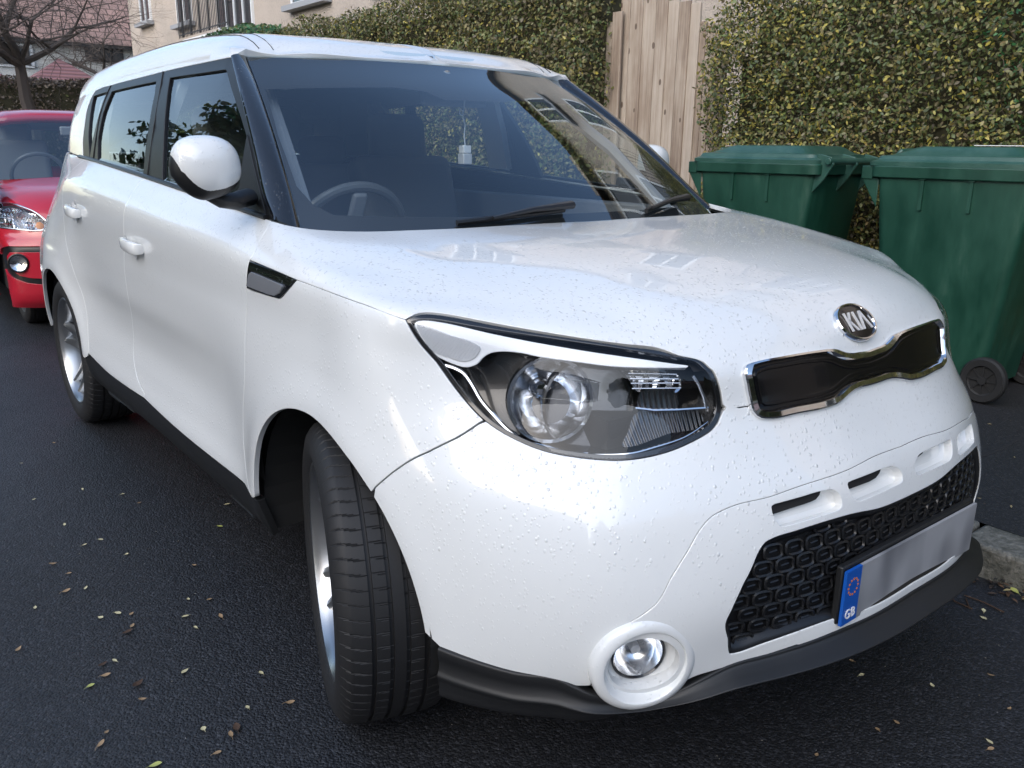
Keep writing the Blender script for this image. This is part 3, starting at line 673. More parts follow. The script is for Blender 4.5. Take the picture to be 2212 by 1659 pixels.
for sx in (1, -1):                                            # waist seal and door-top ledge
    m_ = MB(); m_.tube(CAP.S(line(CAP, ('p', -.76, 3.33, 1.187), ('p', -.775, 2.9, 1.172), ('p', -.785, 2.4, 1.147), ('p', -.79, 1.9, 1.117), ('p', -.79, 1.45, 1.088), ('p', -.79, 1.26, 1.073), step=.05), .002) * [sx, 1, 1], .009, 8, flat=.8); m_.build('waist_seal', 'satin_black', car, True)
# A pillar: gloss strip between door frame and windscreen edge
ce = CAP.S(line(CAP, ('c', 497, 123), ('c', 512, 185), ('c', 530, 260), ('c', 548, 335), ('c', 566, 420), ('c', 585, 479), step=.02)[:], 0)
we = WS.S([[WS.U[0] , v] for v in np.linspace(WS.VC[4], 0, 24)])
ce = ce[np.linspace(0, len(ce) - 1, 24).astype(int)]
for sx in (1, -1):
    v = []; f = []
    for k in range(24):
        a, b_ = ce[k], we[k]; nrm = np.array([-.62, -.62, .45]); nrm /= np.linalg.norm(nrm)
        for t in (0, .08, .3, .55, .8, .93, 1.0): v.append((a + (b_ - a) * t + nrm * (.012 * math.sin(math.pi * min(1, max(0, t * 1.0))) ** .7 - (.008 if t in (0, 1.0) else 0))) * [sx, 1, 1])
    for k in range(23):
        for q in range(6): i = k * 7 + q; f.append((i, i + 1, i + 8, i + 7) if sx < 0 else (i, i + 7, i + 8, i + 1))
    mesh('windscreen_pillar', v, f, 'gloss_black', car)
# windscreen with its black border
wu, wv = WS.U[-1], WS.V[-1]
wsP = outline(WS, [('uv', -wu, 0), ('uv', -wu, wv), ('uv', wu, wv), ('uv', wu, 0)], step=.03)
inn = outline(WS, [('c', 572, 190), ('c', 600, 290), ('c', 640, 400), ('c', 676, 440), ('c', 720, 462), ('c', 1000, 466), ('c', 1250, 458), ('m', ('c', 720, 462)), ('m', ('c', 676, 440)), ('m', ('c', 640, 400)), ('m', ('c', 600, 290)), ('m', ('c', 572, 190)), ('c', 1105, 215), ('c', 1090, 218), ('c', 960, 213), ('c', 920, 195), ('c', 850, 186), ('c', 700, 187)], corner='all')
V_, F_, N_ = sheet(WS, wsP, gap=.001, depth=0, sp=.04); mesh('windscreen', V_, F_, 'windscreen_glass', car, normals=N_)
V_, F_, N_ = sheet(WS, wsP, holes=[inn], gap=.004, depth=0, off=-.004, sp=.04); mesh('windscreen_border', V_, F_, 'gap', car, normals=N_)
# scuttle under the wiper area
b = MB(); rr = []
for k, s in enumerate(np.linspace(-1, 1, 21)):
    p = WS.S([[wu * s, .012]])[0]; rr.append((p[0], p[1] - .004, p[2] - .012)); 
v = rr + [(x * 1.0, y - .06 - .0, z - .025) for x, y, z in rr] + [(x, y - .12, z - .05) for x, y, z in rr]
b.add(v, [(i, i + 1, 21 + i + 1, 21 + i) for i in range(20)] + [(21 + i, 22 + i, 43 + i, 42 + i) for i in range(20)]); b.build('scuttle_panel', 'black_plastic', car)
# ------------------------------------------------------------ lamps, grille, badge, plate
def on(net, q, off=0): c = net.at(q); return net.S([c], off)[0]
def both(fn):
    for sx in (1, -1): fn(sx)
def msh(name, V, F, NN, m, parent, sx):
    if sx < 0: V, F, NN = mirror(V, F, NN)
    return mesh(name, V, F, m, parent, normals=NN)
Z1 = lambda L: outline(BODY, [z1(*q) for q in L], corner=())
brow = Z1([(188, 172), (215, 155), (270, 150), (340, 160), (600, 222), (900, 285), (1200, 338), (1500, 382), (1750, 414), (1905, 432), (1700, 441), (1450, 436), (1200, 408), (1000, 382), (850, 352), (740, 345), (660, 357), (605, 390), (562, 430), (520, 443), (450, 432), (380, 405), (300, 362), (240, 290), (205, 225)])
refl = Z1([(203, 180), (260, 196), (400, 250), (555, 303), (592, 325), (585, 356), (545, 398), (500, 410), (400, 385), (300, 345), (250, 280), (218, 225)])
turn = Z1([(1505, 455), (1650, 450), (1840, 458), (1890, 520), (1885, 600), (1700, 606), (1590, 606), (1545, 530)])
turn2 = Z1([(1600, 640), (1860, 625), (1880, 660), (1600, 690)])
lowr = Z1([(1580, 735), (1800, 728), (2030, 730), (2050, 760), (1800, 850), (1500, 905), (1540, 830)])
LI = LAMP if area2(LAMP) > 0 else LAMP[::-1]
def lamp(sx):
    par = empty('headlight', (0, 0, 0)); par.parent = car
    V, F, NN = sheet(BODY, LI, gap=.003, depth=0, off=0, sp=.012); Q_ = clean(inset(LI, .003)); VV_, _f = triangulate(Q_, [], .012); d_ = dist_poly(VV_, Q_); V = BODY.S(VV_, -.001) + BODY.Nn(VV_) * (.009 * (1 - (1 - np.minimum(d_ / .085, 1)) ** 2))[:, None]; mesh('lens', V * [sx, 1, 1], [tuple(f) if sx > 0 else tuple(reversed(f)) for f in F], 'lens_glass', par)
    ringo = inset(LI, .0018); ringi = inset(LI, .0085)
    V, F, NN = sheet(BODY, ringo, holes=[ringi], gap=0, depth=.01, off=-.0022, sp=.02); msh('seal', V, F, NN, 'lamp_black', par, sx)
    c = clean(inset(LI, .004)); SH = np.array([.045, .085, -.012]); fr = BODY.S(c, -.003); bk = fr + SH; n = len(c)
    V, F, NN = sheet(BODY, c, gap=0, depth=0, off=-.003, sp=.03); V = V + SH; k0 = len(V)
    V = np.concatenate([V, fr, bk]); F = list(F) + [(k0 + i, k0 + (i + 1) % n, k0 + n + (i + 1) % n, k0 + n + i) for i in range(n)]
    o = mesh('housing', V * [1 if sx > 0 else -1, 1, 1], [tuple(f) for f in F], 'lamp_black', par)
    V, F, NN = sheet(BODY, brow, gap=0, depth=.012, off=-.006, sp=.02); msh('brow', V, F, NN, 'lamp_white', par, sx)
    V, F, NN = sheet(BODY, refl, gap=0, depth=.004, off=-.0035, sp=.02); msh('side_reflector', V, F, NN, 'reflector_grid', par, sx)
    pts = BODY.S(line(BODY, *[z1(*q) for q in [(345, 432), (420, 450), (490, 487), (540, 555), (600, 655), (680, 745), (780, 842), (880, 910), (1000, 950), (1150, 972), (1350, 986), (1550, 976), (1700, 938), (1900, 872), (2040, 782)]], step=.01), -.012); w_ = np.interp(np.linspace(0, 1, len(pts)), [0, .12, .5, .8, 1], [.0052, .0058, .0045, .003, .0012])
    m_ = MB(); m_.tube(pts * [sx, 1, 1], list(w_), 8, flat=.8); m_.build('trim_strip', 'chrome', par, True)
    # main bowl and its glass dome
    O = on(BODY, z1(1010, 640), -.050); ax = np.array([-.50, -.86, .10]); ax /= np.linalg.norm(ax)
    O = O * [sx, 1, 1]; ax = ax * [sx, 1, 1]
    M = Matrix.Translation(Vector(O)) @ Vector(ax).to_track_quat('Z', 'Y').to_matrix().to_4x4()
    m_ = MB(); m_.lathe([(.010, -.052), (.03, -.047), (.05, -.031), (.064, -.008), (.071, .012), (.073, .022), (.079, .023), (.080, .010)], 40, M); m_.build('bowl', 'bowl_chrome', par, True)
    m_ = MB()
    for k, (a, r0) in enumerate([(a_, .052) for a_ in range(-40, 41, 16)]):      # crescent facets in the bowl
        pass
    m_.lathe([(0, .012), (.010, .011), (.0155, .005), (.017, -.004), (.020, -.008), (.020, -.04)], 24, M @ Matrix.Translation((-.012 * sx, .018, -.004))); m_.build('bulb_shield', 'chrome', par, True)
    O2 = on(BODY, z1(1290, 690), -.052) * [sx, 1, 1]; M2 = Matrix.Translation(Vector(O2)) @ Vector(np.array([-.42, -.9, .12]) * [sx, 1, 1]).to_track_quat('Z', 'Y').to_matrix().to_4x4()
    m_ = MB(); m_.lathe([(.084, -.03), (.083, -.005), (.078, .012), (.066, .024), (.048, .032), (.024, .036), (0, .037)], 44, M2); m_.build('projector_dome', 'dome_glass', par, True)
    m_ = MB(); m_.lathe([(.0845, -.035), (.088, -.03), (.088, -.012), (.0845, -.008)], 44, M2); m_.build('dome_ring', 'lamp_black', par, True)
    V, F, NN = sheet(BODY, turn, gap=0, depth=0, off=-.035, sp=.02); o = msh('turn_signal', V, F, NN, 'faceted', par, sx)
    for t in (.12, .4, .66, .92):
        a, b = on(BODY, z1(1530 + 30 * t, 462 + 135 * t), -.027), on(BODY, z1(1850 + 35 * t, 462 + 135 * t), -.027); m2 = MB(); m2.tube([a * [sx, 1, 1], b * [sx, 1, 1]], .0013, 6); m2.build('lens_rib', 'chrome_dull', par, True)
    V, F, NN = sheet(BODY, turn2, gap=0, depth=0, off=-.034, sp=.02); msh('lower_reflector', V, F, NN, 'faceted_dark', par, sx)
    V, F, NN = sheet(BODY, lowr, gap=0, depth=0, off=-.034, sp=.02); msh('running_light', V, F, NN, 'faceted_dark', par, sx)
    m_ = MB(); m_.tube([on(BODY, z1(*q), -.022) * [sx, 1, 1] for q in [(1580, 702), (1700, 716), (1850, 714), (2060, 700)]], .0025, 6); m_.build('divider_trim', 'chrome', par, True)
    m_ = MB(); m_.tube([on(BODY, z1(*q), -.022) * [sx, 1, 1] for q in [(1960, 490), (2000, 560), (2035, 640), (2055, 720)]], .0028, 6); m_.build('inner_trim', 'chrome_dull', par, True)
def nodes_extra():
    m = mat('reflector_grid', (.74, .75, .77), .3, .0, .4); nh = N(m); v = nh.mapping(nh.obj(), (1, 1, 1), (0, R(20), R(35)))
    wv_ = nh.n('ShaderNodeTexWave'); wv_.inputs['Scale'].default_value = 130; nh.l(v, wv_.inputs[0]); nh.l(nh.bump(wv_.outputs[1], .8, .002), nh.b.inputs['Normal'])
    m = mat('bowl_chrome', (.88, .89, .91), .22, 1); nh = N(m); vo = nh.n('ShaderNodeTexVoronoi', feature='F1', distance='CHEBYCHEV'); vo.inputs['Scale'].default_value = 26; vo.inputs['Randomness'].default_value = .35; nh.l(nh.obj(), vo.inputs[0]); nh.l(nh.bump(vo.outputs[0], .16, .02), nh.b.inputs['Normal'])
    m = mat('faceted', (.75, .76, .78), .12, 1); nh = N(m); vo = nh.n('ShaderNodeTexVoronoi', feature='F1', distance='CHEBYCHEV'); vo.inputs['Scale'].default_value = 60; vo.inputs['Randomness'].default_value = .2; nh.l(nh.mapping(nh.obj(), (1, 1, .5)), vo.inputs[0]); nh.l(nh.bump(vo.outputs[0], 1, .02), nh.b.inputs['Normal'])
    m = mat('faceted_dark', (.14, .145, .155), .22, 1); nh = N(m); vo = nh.n('ShaderNodeTexWave'); vo.inputs['Scale'].default_value = 40; nh.l(nh.obj(), vo.inputs[0]); nh.l(nh.bump(vo.outputs[1], .4, .01), nh.b.inputs['Normal'])
nodes_extra(); glassy('dome_glass', (.84, .85, .87), 1.5, boost=.25)
both(lamp)

# upper grille: chrome frame, gloss panel
g_out = [(1090, 598), (1040, 604), (980, 612), (930, 604), (895, 592), (860, 588), (700, 606), (500, 641), (300, 682), (262, 692), (238, 712), (229, 742), (245, 830), (268, 945), (295, 1030), (318, 1058), (350, 1076), (400, 1082), (600, 1048), (850, 992), (905, 968), (960, 918), (1010, 880), (1060, 860), (1112, 848)]
g_in = [(1090, 668), (1040, 672), (985, 678), (940, 668), (895, 648), (850, 644), (600, 682), (400, 716), (335, 728), (312, 742), (305, 770), (318, 840), (335, 915), (352, 965), (372, 990), (410, 1003), (600, 970), (830, 930), (880, 912), (930, 868), (985, 832), (1050, 812), (1110, 800)]
def halfz2(L):
    P = outline(BODY, [z2(*q) for q in L], step=.01, corner=(), closed=False); P[0, 0] = 0; P[-1, 0] = 0; P = P[(P[:, 0] <= 0)]; return join(P, mir(P)[::-1][1:-1])
GO, GI = halfz2(g_out), halfz2(g_in); GO = GO if area2(GO) > 0 else GO[::-1]; GI = GI if area2(GI) > 0 else GI[::-1]
gr = empty('upper_grille'); gr.parent = car
V_, F_ = bevel_ring(BODY, inset(GO, -.004), [0, .004], [.0005, -.002]); 
V_, F_ = bevel_ring(BODY, GO, [0, .001, .0035, .0125, .0145, .019], [-.002, .0065, .0090, .0110, .0085, .001]); mesh('frame', V_, F_, 'chrome', gr, angle=28)
V_, F_, N_ = sheet(BODY, inset(GO, .017), gap=0, depth=0, off=.002, sp=.02); mesh('insert', V_, F_, 'grille_insert', gr, normals=N_)
V_, F_ = bevel_ring(BODY, inset(GO, .022), [0, .003, .012], [.001, .0065, .001]); mesh('insert_bead', V_, F_, 'grille_insert', gr)

# lower grille: dark backing with rows of moulded rings
V_, F_, N_ = sheet(BODY, inset(GRLF, -.004), gap=0, depth=0, off=-.019, sp=.03); lg = empty('lower_grille'); lg.parent = car
mat('grille_black', (.009, .0095, .011), .34); mesh('backing', V_, F_, 'grille_black', lg, normals=N_)
GIN = inset(GRLF if area2(GRLF) > 0 else GRLF[::-1], .009)
V_, F_ = bevel_ring(BODY, GRLF if area2(GRLF) > 0 else GRLF[::-1], [0, .004, .012, .018], [-.001, -.002, -.008, -.019]); mesh('border', V_, F_, 'grille_black', lg)
m_ = MB(); k = 0
rowz = np.arange(.36, .62, .0285)
for r, z in enumerate(rowz):
    for x in np.arange(-.60, .60, .047):
        xx = x + (.0235 if r % 2 else 0); c = BODY.at(('f', xx, z)); s_ = inpoly(np.array([c]), GIN)[0]
        if not s_ : continue
        p = BODY.S([c], -.0135)[0]; nr = BODY.Nn([c])[0]; t1 = np.cross([0, 0, 1], nr); t1 /= np.linalg.norm(t1); t2 = np.cross(nr, t1)
        t1 = t1 * .0195; t2 = t2 * .0128
        ring = []
        for q in range(14):
            a = 2 * math.pi * q / 14; ca, sa = math.cos(a), math.sin(a); e = .62; ring.append(p + t1 * (abs(ca) ** e) * (1 if ca > 0 else -1) + t2 * (abs(sa) ** e) * (1 if sa > 0 else -1))
        m_.tube(ring, .0034, 5, closed=True); m_.tube([p - t1 * .45 - t2 * .05, p + t1 * .45 + t2 * .1], .0018, 4)
m_.build('mesh', 'grille_black', lg, True)
pan = MB()

# badge
bc = BODY.at(('c', 1845, 697)); BO = BODY.S([bc], .001)[0]; BN = BODY.Nn([bc])[0]; BO[0] = 0; BN[0] = 0; BN /= np.linalg.norm(BN)
bd = empty('badge'); bd.parent = car
MB_ = Matrix.Translation(Vector(BO)) @ Vector(BN).to_track_quat('Z', 'Y').to_matrix().to_4x4() @ Matrix.Diagonal((1, 1, 1, 1))
q_ = MB_.to_3x3(); 
if (q_ @ Vector((0, 1, 0))).z < 0: MB_ = MB_ @ Matrix.Rotation(math.pi, 4, 'Z')
el = Matrix.Diagonal((1.0, .66, 1, 1))
m_ = MB(); m_.lathe([(.0655, -.004), (.0655, .004), (.063, .007), (.0590, .0065), (.0575, .003)], 56, MB_ @ el); m_.build('badge_rim', 'chrome', bd, True)
m_ = MB(); m_.lathe([(.0595, .003), (.04, .0055), (.02, .0065), (0, .007)], 56, MB_ @ el); 
mat('badge_black', (.012, .009, .010), .2, 0, .3); m_.build('badge_field', 'badge_black', bd, True)
mat('badge_silver', (.80, .80, .80), .35, .4); m_ = MB(); Tz = MB_ @ Matrix.Translation((0, 0, .0065))
def poly(P, h=.0022): m_.prism(P, h, Tz)
K_ = .0125
def bar(x0, x1, y0=-.0245, y1=.0245, w=.0075):
    x0, x1, y0, y1, w = x0 * .88, x1 * .88, y0 * .86, y1 * .86, w * .84; poly([(x0 - w / 2, y0), (x0 + w / 2, y0), (x1 + w / 2, y1), (x1 - w / 2, y1)])
bar(-.040, -.040); bar(-.0365, -.0190, -.004, .0245, .008); bar(-.0165, -.0355, -.0245, .006, .0085)          # K
bar(-.0035, -.0035)                                                                                           # I
bar(.0075, .0235, -.0245, .0245, .008); bar(.0405, .0245, -.0245, .0245, .008)                                # A without its bar
m_.build('badge_letters', 'badge_silver', bd)

# number plate
pl = empty('number_plate'); pl.parent = car
PZ = .452; PY = -.012
def flat_text(name, body, size, M, m, parent, ext=.0008, off=0.0):
    cu = bpy.data.curves.new(name, 'FONT'); cu.body = body; cu.size = size; cu.extrude = ext; cu.align_x = 'CENTER'; cu.align_y = 'CENTER'; cu.offset = off; cu.resolution_u = 4
    t = bpy.data.objects.new(name, cu); COL.objects.link(t); bpy.context.view_layer.update()
    me = bpy.data.meshes.new_from_object(t.evaluated_get(bpy.context.evaluated_depsgraph_get())); bpy.data.objects.remove(t); me.materials.clear(); me.materials.append(MAT[m])
    o = bpy.data.objects.new(name, me); COL.objects.link(o); o.matrix_world = M; o.parent = parent; return o
tilt = Matrix.Rotation(R(0), 3, 'X')
b = MB(); b.box((.0255, PY, PZ), (.469, .006, .111)); 
m = mat('plate_smudge', (.4, .41, .42), .35); nh = N(m); f = nh.noise(1, 1, .3, nh.mapping(nh.obj(), (11, 1, 5))); nh.l(nh.ramp(f, [(.3, (.12, .125, .14)), (.62, (.34, .345, .36))]), nh.b.inputs['Base Color'])
b.build('plate_face', 'plate_smudge', pl)
b = MB(); b.box((-.2345, PY, PZ), (.051, .0062, .111)); b.build('country_band', 'plate_blue', pl)
flat_text('country_letters', 'GB', .027, Matrix.Translation((-.2345, PY - .0035, PZ - .036)) @ Matrix.Rotation(R(90), 4, 'X'), 'white_print', pl, off=.0003)
b = MB()
for k in range(12): a = 2 * math.pi * k / 12; b.box((-.2345 + .016 * math.cos(a), PY - .0035, PZ + .02 + .016 * math.sin(a)), (.0035, .001, .0035))
b.build('star_ring', 'amber', pl)
b = MB(); b.box((0, PY + .012, PZ + .004), (.526, .014, .117)); b.build('plate_holder', 'black_plastic', pl, bevel=.003)

# fog lamps
def fog(sx):
    par = empty('fog_light'); par.parent = car
    O = (FO + FN * .004) * [sx, 1, 1]; nrm = (FN * .8 + np.array([-.10, -.35, .02])) ; nrm /= np.linalg.norm(nrm); nrm = nrm * [sx, 1, 1]
    M = Matrix.Translation(Vector(O)) @ Vector(nrm).to_track_quat('Z', 'Y').to_matrix().to_4x4()
    m_ = MB(); m_.lathe([(.098, -.034), (.0975, -.012), (.0962, -.004), (.092, .0010), (.085, .0040), (.0785, .0055), (.0765, .0050), (.0750, .0030), (.0735, -.004), (.063, -.022), (.055, -.034), (.050, -.036)], 56, M); m_.build('bezel', 'paint', par, True)
    M2 = M @ Matrix.Translation((0, 0, -.034))
    m_ = MB(); m_.lathe([(.0515, -.004), (.0510, .003), (.048, .005), (.0455, .001)], 44, M2); m_.build('lamp_ring', 'lamp_black', par, True)
    m_ = MB(); m_.lathe([(.048, .0), (.046, -.02), (.036, -.034), (.018, -.044), (.0, -.046)], 44, M2); m_.build('reflector', 'bowl_chrome', par, True)
    m_ = MB(); m_.lathe([(0, -.012), (.009, -.014), (.0095, -.045)], 20, M2); m_.build('bulb', 'lamp_grey', par, True)
    m_ = MB(); m_.lathe([(.048, .001), (.035, .005), (.018, .0075), (0, .008)], 44, M2); m_.build('lens', 'lens_glass', par, True)
both(fog)

# side trim on the wing
mat('repeater_grey', (.22, .23, .25), .25, .2, .5)
def tr(sx):
    par = empty('side_vent'); par.parent = car
    P = outline(BODY, [('c', 539, 566), ('c', 590, 584), ('c', 640, 605), ('c', 621, 627), ('c', 603, 645), ('c', 588, 642), ('c', 533, 623)], corner='all')
    V, F, NN = sheet(BODY, P, gap=.0015, depth=.008, off=.001, sp=.02); msh('vent_panel', V, F, NN, 'gloss_black', par, sx)
    P = outline(BODY, [z5(1882, 505), z5(1900, 493), z5(2115, 585), z5(2126, 602), z5(2105, 640), z5(2070, 660), z5(2020, 648), z5(1865, 588)], corner='all')
    V, F, NN = sheet(BODY, P, gap=0, depth=.010, off=.007, sp=.02); msh('repeater', V, F, NN, 'repeater_grey', par, sx)
both(tr)
# door handles
def handle(px, sx, parent_name=None):
    par = empty('door_handle'); par.parent = car
    c = BODY.at(('c', *px)); p = BODY.S([c])[0] * [sx, 1, 1]; x = -1 * sx
    nrm_ = BODY.Nn([c])[0] * [sx, 1, 1]; zx = Vector(nrm_); yx = Vector((0, 1, .05)); yx = (yx - zx * yx.dot(zx)).normalized(); xx = yx.cross(zx); Mh = Matrix([[xx[i], yx[i], zx[i]] for i in range(3)])
    b = MB(); pv = Vector(p)
    prof = [(-.088, .000, .010), (-.086, .016, .015), (-.078, .027, .0175), (-.03, .034, .019), (.03, .034, .019), (.066, .030, .018), (.082, .022, .016), (.087, .012, .014), (.088, .000, .012)]
    v = []
    for y, h, hw in prof:
        t = max(.004, h - .013)
        for q in ((hw, t if h > .015 else 0), (hw, h - .004 if h > .01 else 0), (hw * .7, h), (-hw * .7, h), (-hw, h - .004 if h > .01 else 0), (-hw, t if h > .015 else 0)): v.append(pv + Mh @ Vector((q[0], y, q[1])))
    b.add(v, [(i * 6 + k, i * 6 + (k + 1) % 6, (i + 1) * 6 + (k + 1) % 6, (i + 1) * 6 + k) for i in range(len(prof) - 1) for k in range(6)]); o = b.build('grip', 'paint_dry', par, True, angle=50)
    m_ = MB(); m_.lathe([(.0, -.010), (.02, -.008), (.034, .0005), (.037, .0012)], 24, Matrix.Translation((p[0] + x * .001, p[1] + .005, p[2] - .002)) @ Matrix.Rotation(R(90) * x, 4, 'Y') @ Matrix.Diagonal((1.15, .9, 1, 1))); m_.build('recess', 'lamp_grey', par, True)
for sx in (1, -1): handle((292, 529), sx); handle((164, 456), sx)

# door mirrors
def mirror_(sx):
    yy = 1.30 if sx > 0 else 1.60
    par = empty('door_mirror'); par.parent = car
    C0 = np.array([-.912 if sx > 0 else .905, yy, 1.194])
    def shell(name, m, ax, z0=-1, z1=1, grow=1.0, dx=0, dz=0):
        v = []; f = []; nu, nv = 64, 40; M = Matrix.Translation(Vector(C0) + Vector((dx * sx, 0, dz))) @ Matrix.Rotation(R(-14) * sx, 4, 'Z') @ Matrix.Rotation(R(-8) * sx, 4, 'Y')
        for j in range(nv + 1):
            ph = math.pi * j / nv
            for i in range(nu):
                th = 2 * math.pi * i / nu; x, y, z = math.sin(ph) * math.cos(th), math.sin(ph) * math.sin(th), math.cos(ph)
                e = .80; X, Y, Z = (math.copysign(abs(t) ** e, t) for t in (x, y, z)); Z = max(z0, min(z1, Z))
                if Y > 0: Y *= .35
                X *= 1 - (.34 * -Z if Z < 0 and X * sx < 0 else 0)
                Z *= (1 - .10 * X * sx); v.append(M @ Vector((X * ax[0] * grow, Y * ax[1] * grow, Z * ax[2] * grow)))
        for j in range(nv):
            for i in range(nu): f.append((j * nu + i, (j + 1) * nu + i, (j + 1) * nu + (i + 1) % nu, j * nu + (i + 1) % nu))
        return mesh(name, v, f, m, par)
    shell('cap', 'paint', (.076, .070, .070)); shell('housing', 'black_plastic', (.0770, .064, .066), dz=-.0085, dx=-.003)
    b = MB(); c = Vector(C0); b.tube([c + Vector((-.01 * sx, .01, -.062)), c + Vector((.03 * sx, .01, -.078)), c + Vector((.07 * sx, .02, -.082)), c + Vector((.090 * sx, .035, -.078)), c + Vector((.118 * sx, .05, -.074))], [.012, .022, .026, .026, .026], 12, flat=.8); b.build('arm', 'black_plastic', par, True)
both(mirror_)
# black sail triangle in front of the door glass
V_, F_, N_ = sheet(CAP, outline(CAP, [zz(1850, 1012), zz(1795, 1400), zz(1700, 1545), ('p', -.79, 1.40, 1.084), ('c', 574, 468), ('c', 558, 400)], corner='all'), gap=0, depth=.006, off=.001, sp=.03)
for sx in (1, -1): msh('mirror_base', V_, F_, N_, 'black_plastic', car, sx)

# wipers
def wiper(p0, p1, p2, arm0, arm1):
    par = empty('wiper'); par.parent = car
    A = [WS.S([WS.at(('c', *q))], .010)[0] for q in (p0, p1, p2)]; b = MB(); b.tube(spl(A, .04, False), .0065, 8, flat=1.2); b.build('blade', 'satin_black', par, True)
    B = [WS.S([WS.at(('c', *q))], o)[0] for q, o in ((arm0, .030), (((arm0[0] + arm1[0]) / 2, (arm0[1] + arm1[1]) / 2 - 2), .030), (arm1, .024))]; b = MB(); b.tube(B, [.016, .010, .006], 8, flat=.7); b.build('wiper_arm', 'satin_black', par, True)
wiper((985, 489), (1100, 474), (1215, 459), (1225, 462), (1060, 487))
wiper((1392, 462), (1425, 447), (1462, 432), (1470, 443), (1400, 462))
# ------------------------------------------------------------ wheels
def tyre_mesh():
    RO, W, RI = .334, .235, .236; prof = []                    # (radius, x) from outer bead to inner bead ; x<0 outside
    prof += [(RI, -.098), (RI + .012, -.108), (.262, -.1165), (.285, -.118), (.305, -.113), (.318, -.104), (.3265, -.095)]
    xs = [-.088, -.078, -.066, -.0555, -.0550, -.0470, -.0465, -.036, -.0205, -.0200, -.0120, -.0115, 0.0, .0115, .0120, .0200, .0205, .036, .0465, .0470, .0550, .0555, .066, .078, .088]
    gr = lambda x: any(a <= abs(x) <= b for a, b in ((.01195, .02005), (.04695, .05505)))
    for x in xs: r = RO - (abs(x) / .1) ** 3 * .008; prof.append((r - (.0075 if gr(x) else 0), x))
    prof += [(.3265, .095), (.318, .104), (.305, .113), (.285, .118), (.262, .1165), (RI + .012, .108), (RI, .098)]
    NA = 1440; v = []; P = len(prof); pitch = 72
    for k in range(NA):
        for r, x in prof:
            a = 2 * math.pi * k / NA; rr = r; ph = (a * pitch / (2 * math.pi))
            if r > .316:
                if abs(x) > .058: f = (ph + (abs(x) - .058) * 9.0 + (abs(x) - .058)**2 * 90 * 0 + (.0 if x < 0 else .5)) % 1; 
                else: f = (ph + abs(x) * 10 + (.3 if x > 0 else .8)) % 1
                on_ = (abs(x) > .058 and abs(x) < .102) or (.022 < abs(x) < .030) or (.037 < abs(x) < .0470 and False)
                if (abs(x) > .058 or .0195 < abs(x) < .037) and f < .05: rr -= .0028
            v.append((x, rr * math.cos(a), rr * math.sin(a)))
    f = [(k * P + i, k * P + i + 1, ((k + 1) % NA) * P + i + 1, ((k + 1) % NA) * P + i) for k in range(NA) for i in range(P - 1)]
    me = bpy.data.meshes.new('tyre'); me.from_pydata(v, [], f); me.materials.append(MAT['rubber']); me.shade_smooth(); me.set_sharp_from_angle(angle=R(35)); return me
def rim_mesh():
    b = MB(); T = Matrix.Rotation(R(-90), 4, 'Y')              # lathe axis +z -> -x (outside)
    b.lathe([(.222, -.10), (.226, .085), (.232, .094), (.240, .098), (.243, .103), (.240, .107), (.234, .105), (.228, .097), (.222, .085), (.214, .04), (.208, -.08)], 72, T, 0)
    b.lathe([(0, .040), (.205, .030), (.214, .0)], 48, T, 1) if False else None
    def pt(r, a, x): return (x, r * math.cos(a), r * math.sin(a))
    for k in range(5):
        a0 = 2 * math.pi * k / 5
        for s in (-1, 1):                                      # paired blades
            v = []; f = []; n = 9
            for i in range(n):
                t = i / (n - 1); r = .045 + t * .184; x = -(.062 + .030 * t ** 1.4 - .012 * math.sin(math.pi * t)); 
                ci = s * (.012 + .030 * t ** 1.1); wd = .011 + .013 * math.sin(math.pi * min(1, t * .9 + .05)) * (1 - .2 * t)
                for (o, dx) in ((-wd, .020), (-wd * .75, .004), (0, 0), (wd * .75, .004), (wd, .020)):
                    of = ci + o; rr = math.hypot(r, of); an = a0 + math.atan2(of, r); v.append(pt(rr, an, x + dx))
            for i in range(n - 1):
                for q in range(4): j = i * 5 + q; f.append((j, j + 5, j + 6, j + 1))
            b.add(v, f, 0)
            # dark side walls
            v2 = []; f2 = []
            for i in range(n):
                for q in (0, 4): p = v[i * 5 + q]; v2 += [p, (p[0] + .03, p[1], p[2])]
            for i in range(n - 1):
                j = i * 4; f2 += [(j, j + 1, j + 5, j + 4), (j + 2, j + 6, j + 7, j + 3)]
            b.add(v2, f2, 1)
    b.lathe([(.0, .066), (.030, .064), (.034, .060), (.036, .050), (.058, .052), (.066, .040), (.066, 0)], 40, T, 0)
    for k in range(5): a = 2 * math.pi * (k + .5) / 5; b.lathe([(0, .058), (.009, .057), (.010, .045)], 12, T @ Matrix.Translation((.046 * math.sin(a), .046 * math.cos(a), 0)), 1)
    b.lathe([(.0, .0), (.15, .0), (.15, -.02)], 40, T @ Matrix.Translation((0, 0, -.005)), 1)
    me = bpy.data.meshes.new('rim'); me.from_pydata(b.v, [], b.f); me.materials.append(MAT['alloy']); me.materials.append(MAT['alloy_dark'])
    for i, p in enumerate(me.polygons): p.material_index = b.mi[i]
    me.shade_smooth(); me.set_sharp_from_angle(angle=R(30)); return me
TM, RM = tyre_mesh(), rim_mesh()
def wheel(x, y, z, steer, out, roll=0):
    w = empty('wheel', (x, y, z)); w.parent = car
    w.rotation_euler = (roll, 0, steer + (math.pi if out > 0 else 0))
    for nm, me in (('tyre', TM), ('rim', RM)): o = bpy.data.objects.new(nm, me); COL.objects.link(o); o.parent = w
STEER = R(-19)
wheel(-.775, .835, .334, STEER, -1, .55); wheel(-.765, 3.42, .334, 0, -1, .2); wheel(.775, .835, .334, STEER, 1, 1); wheel(.765, 3.42, .334, 0, 1, 2)

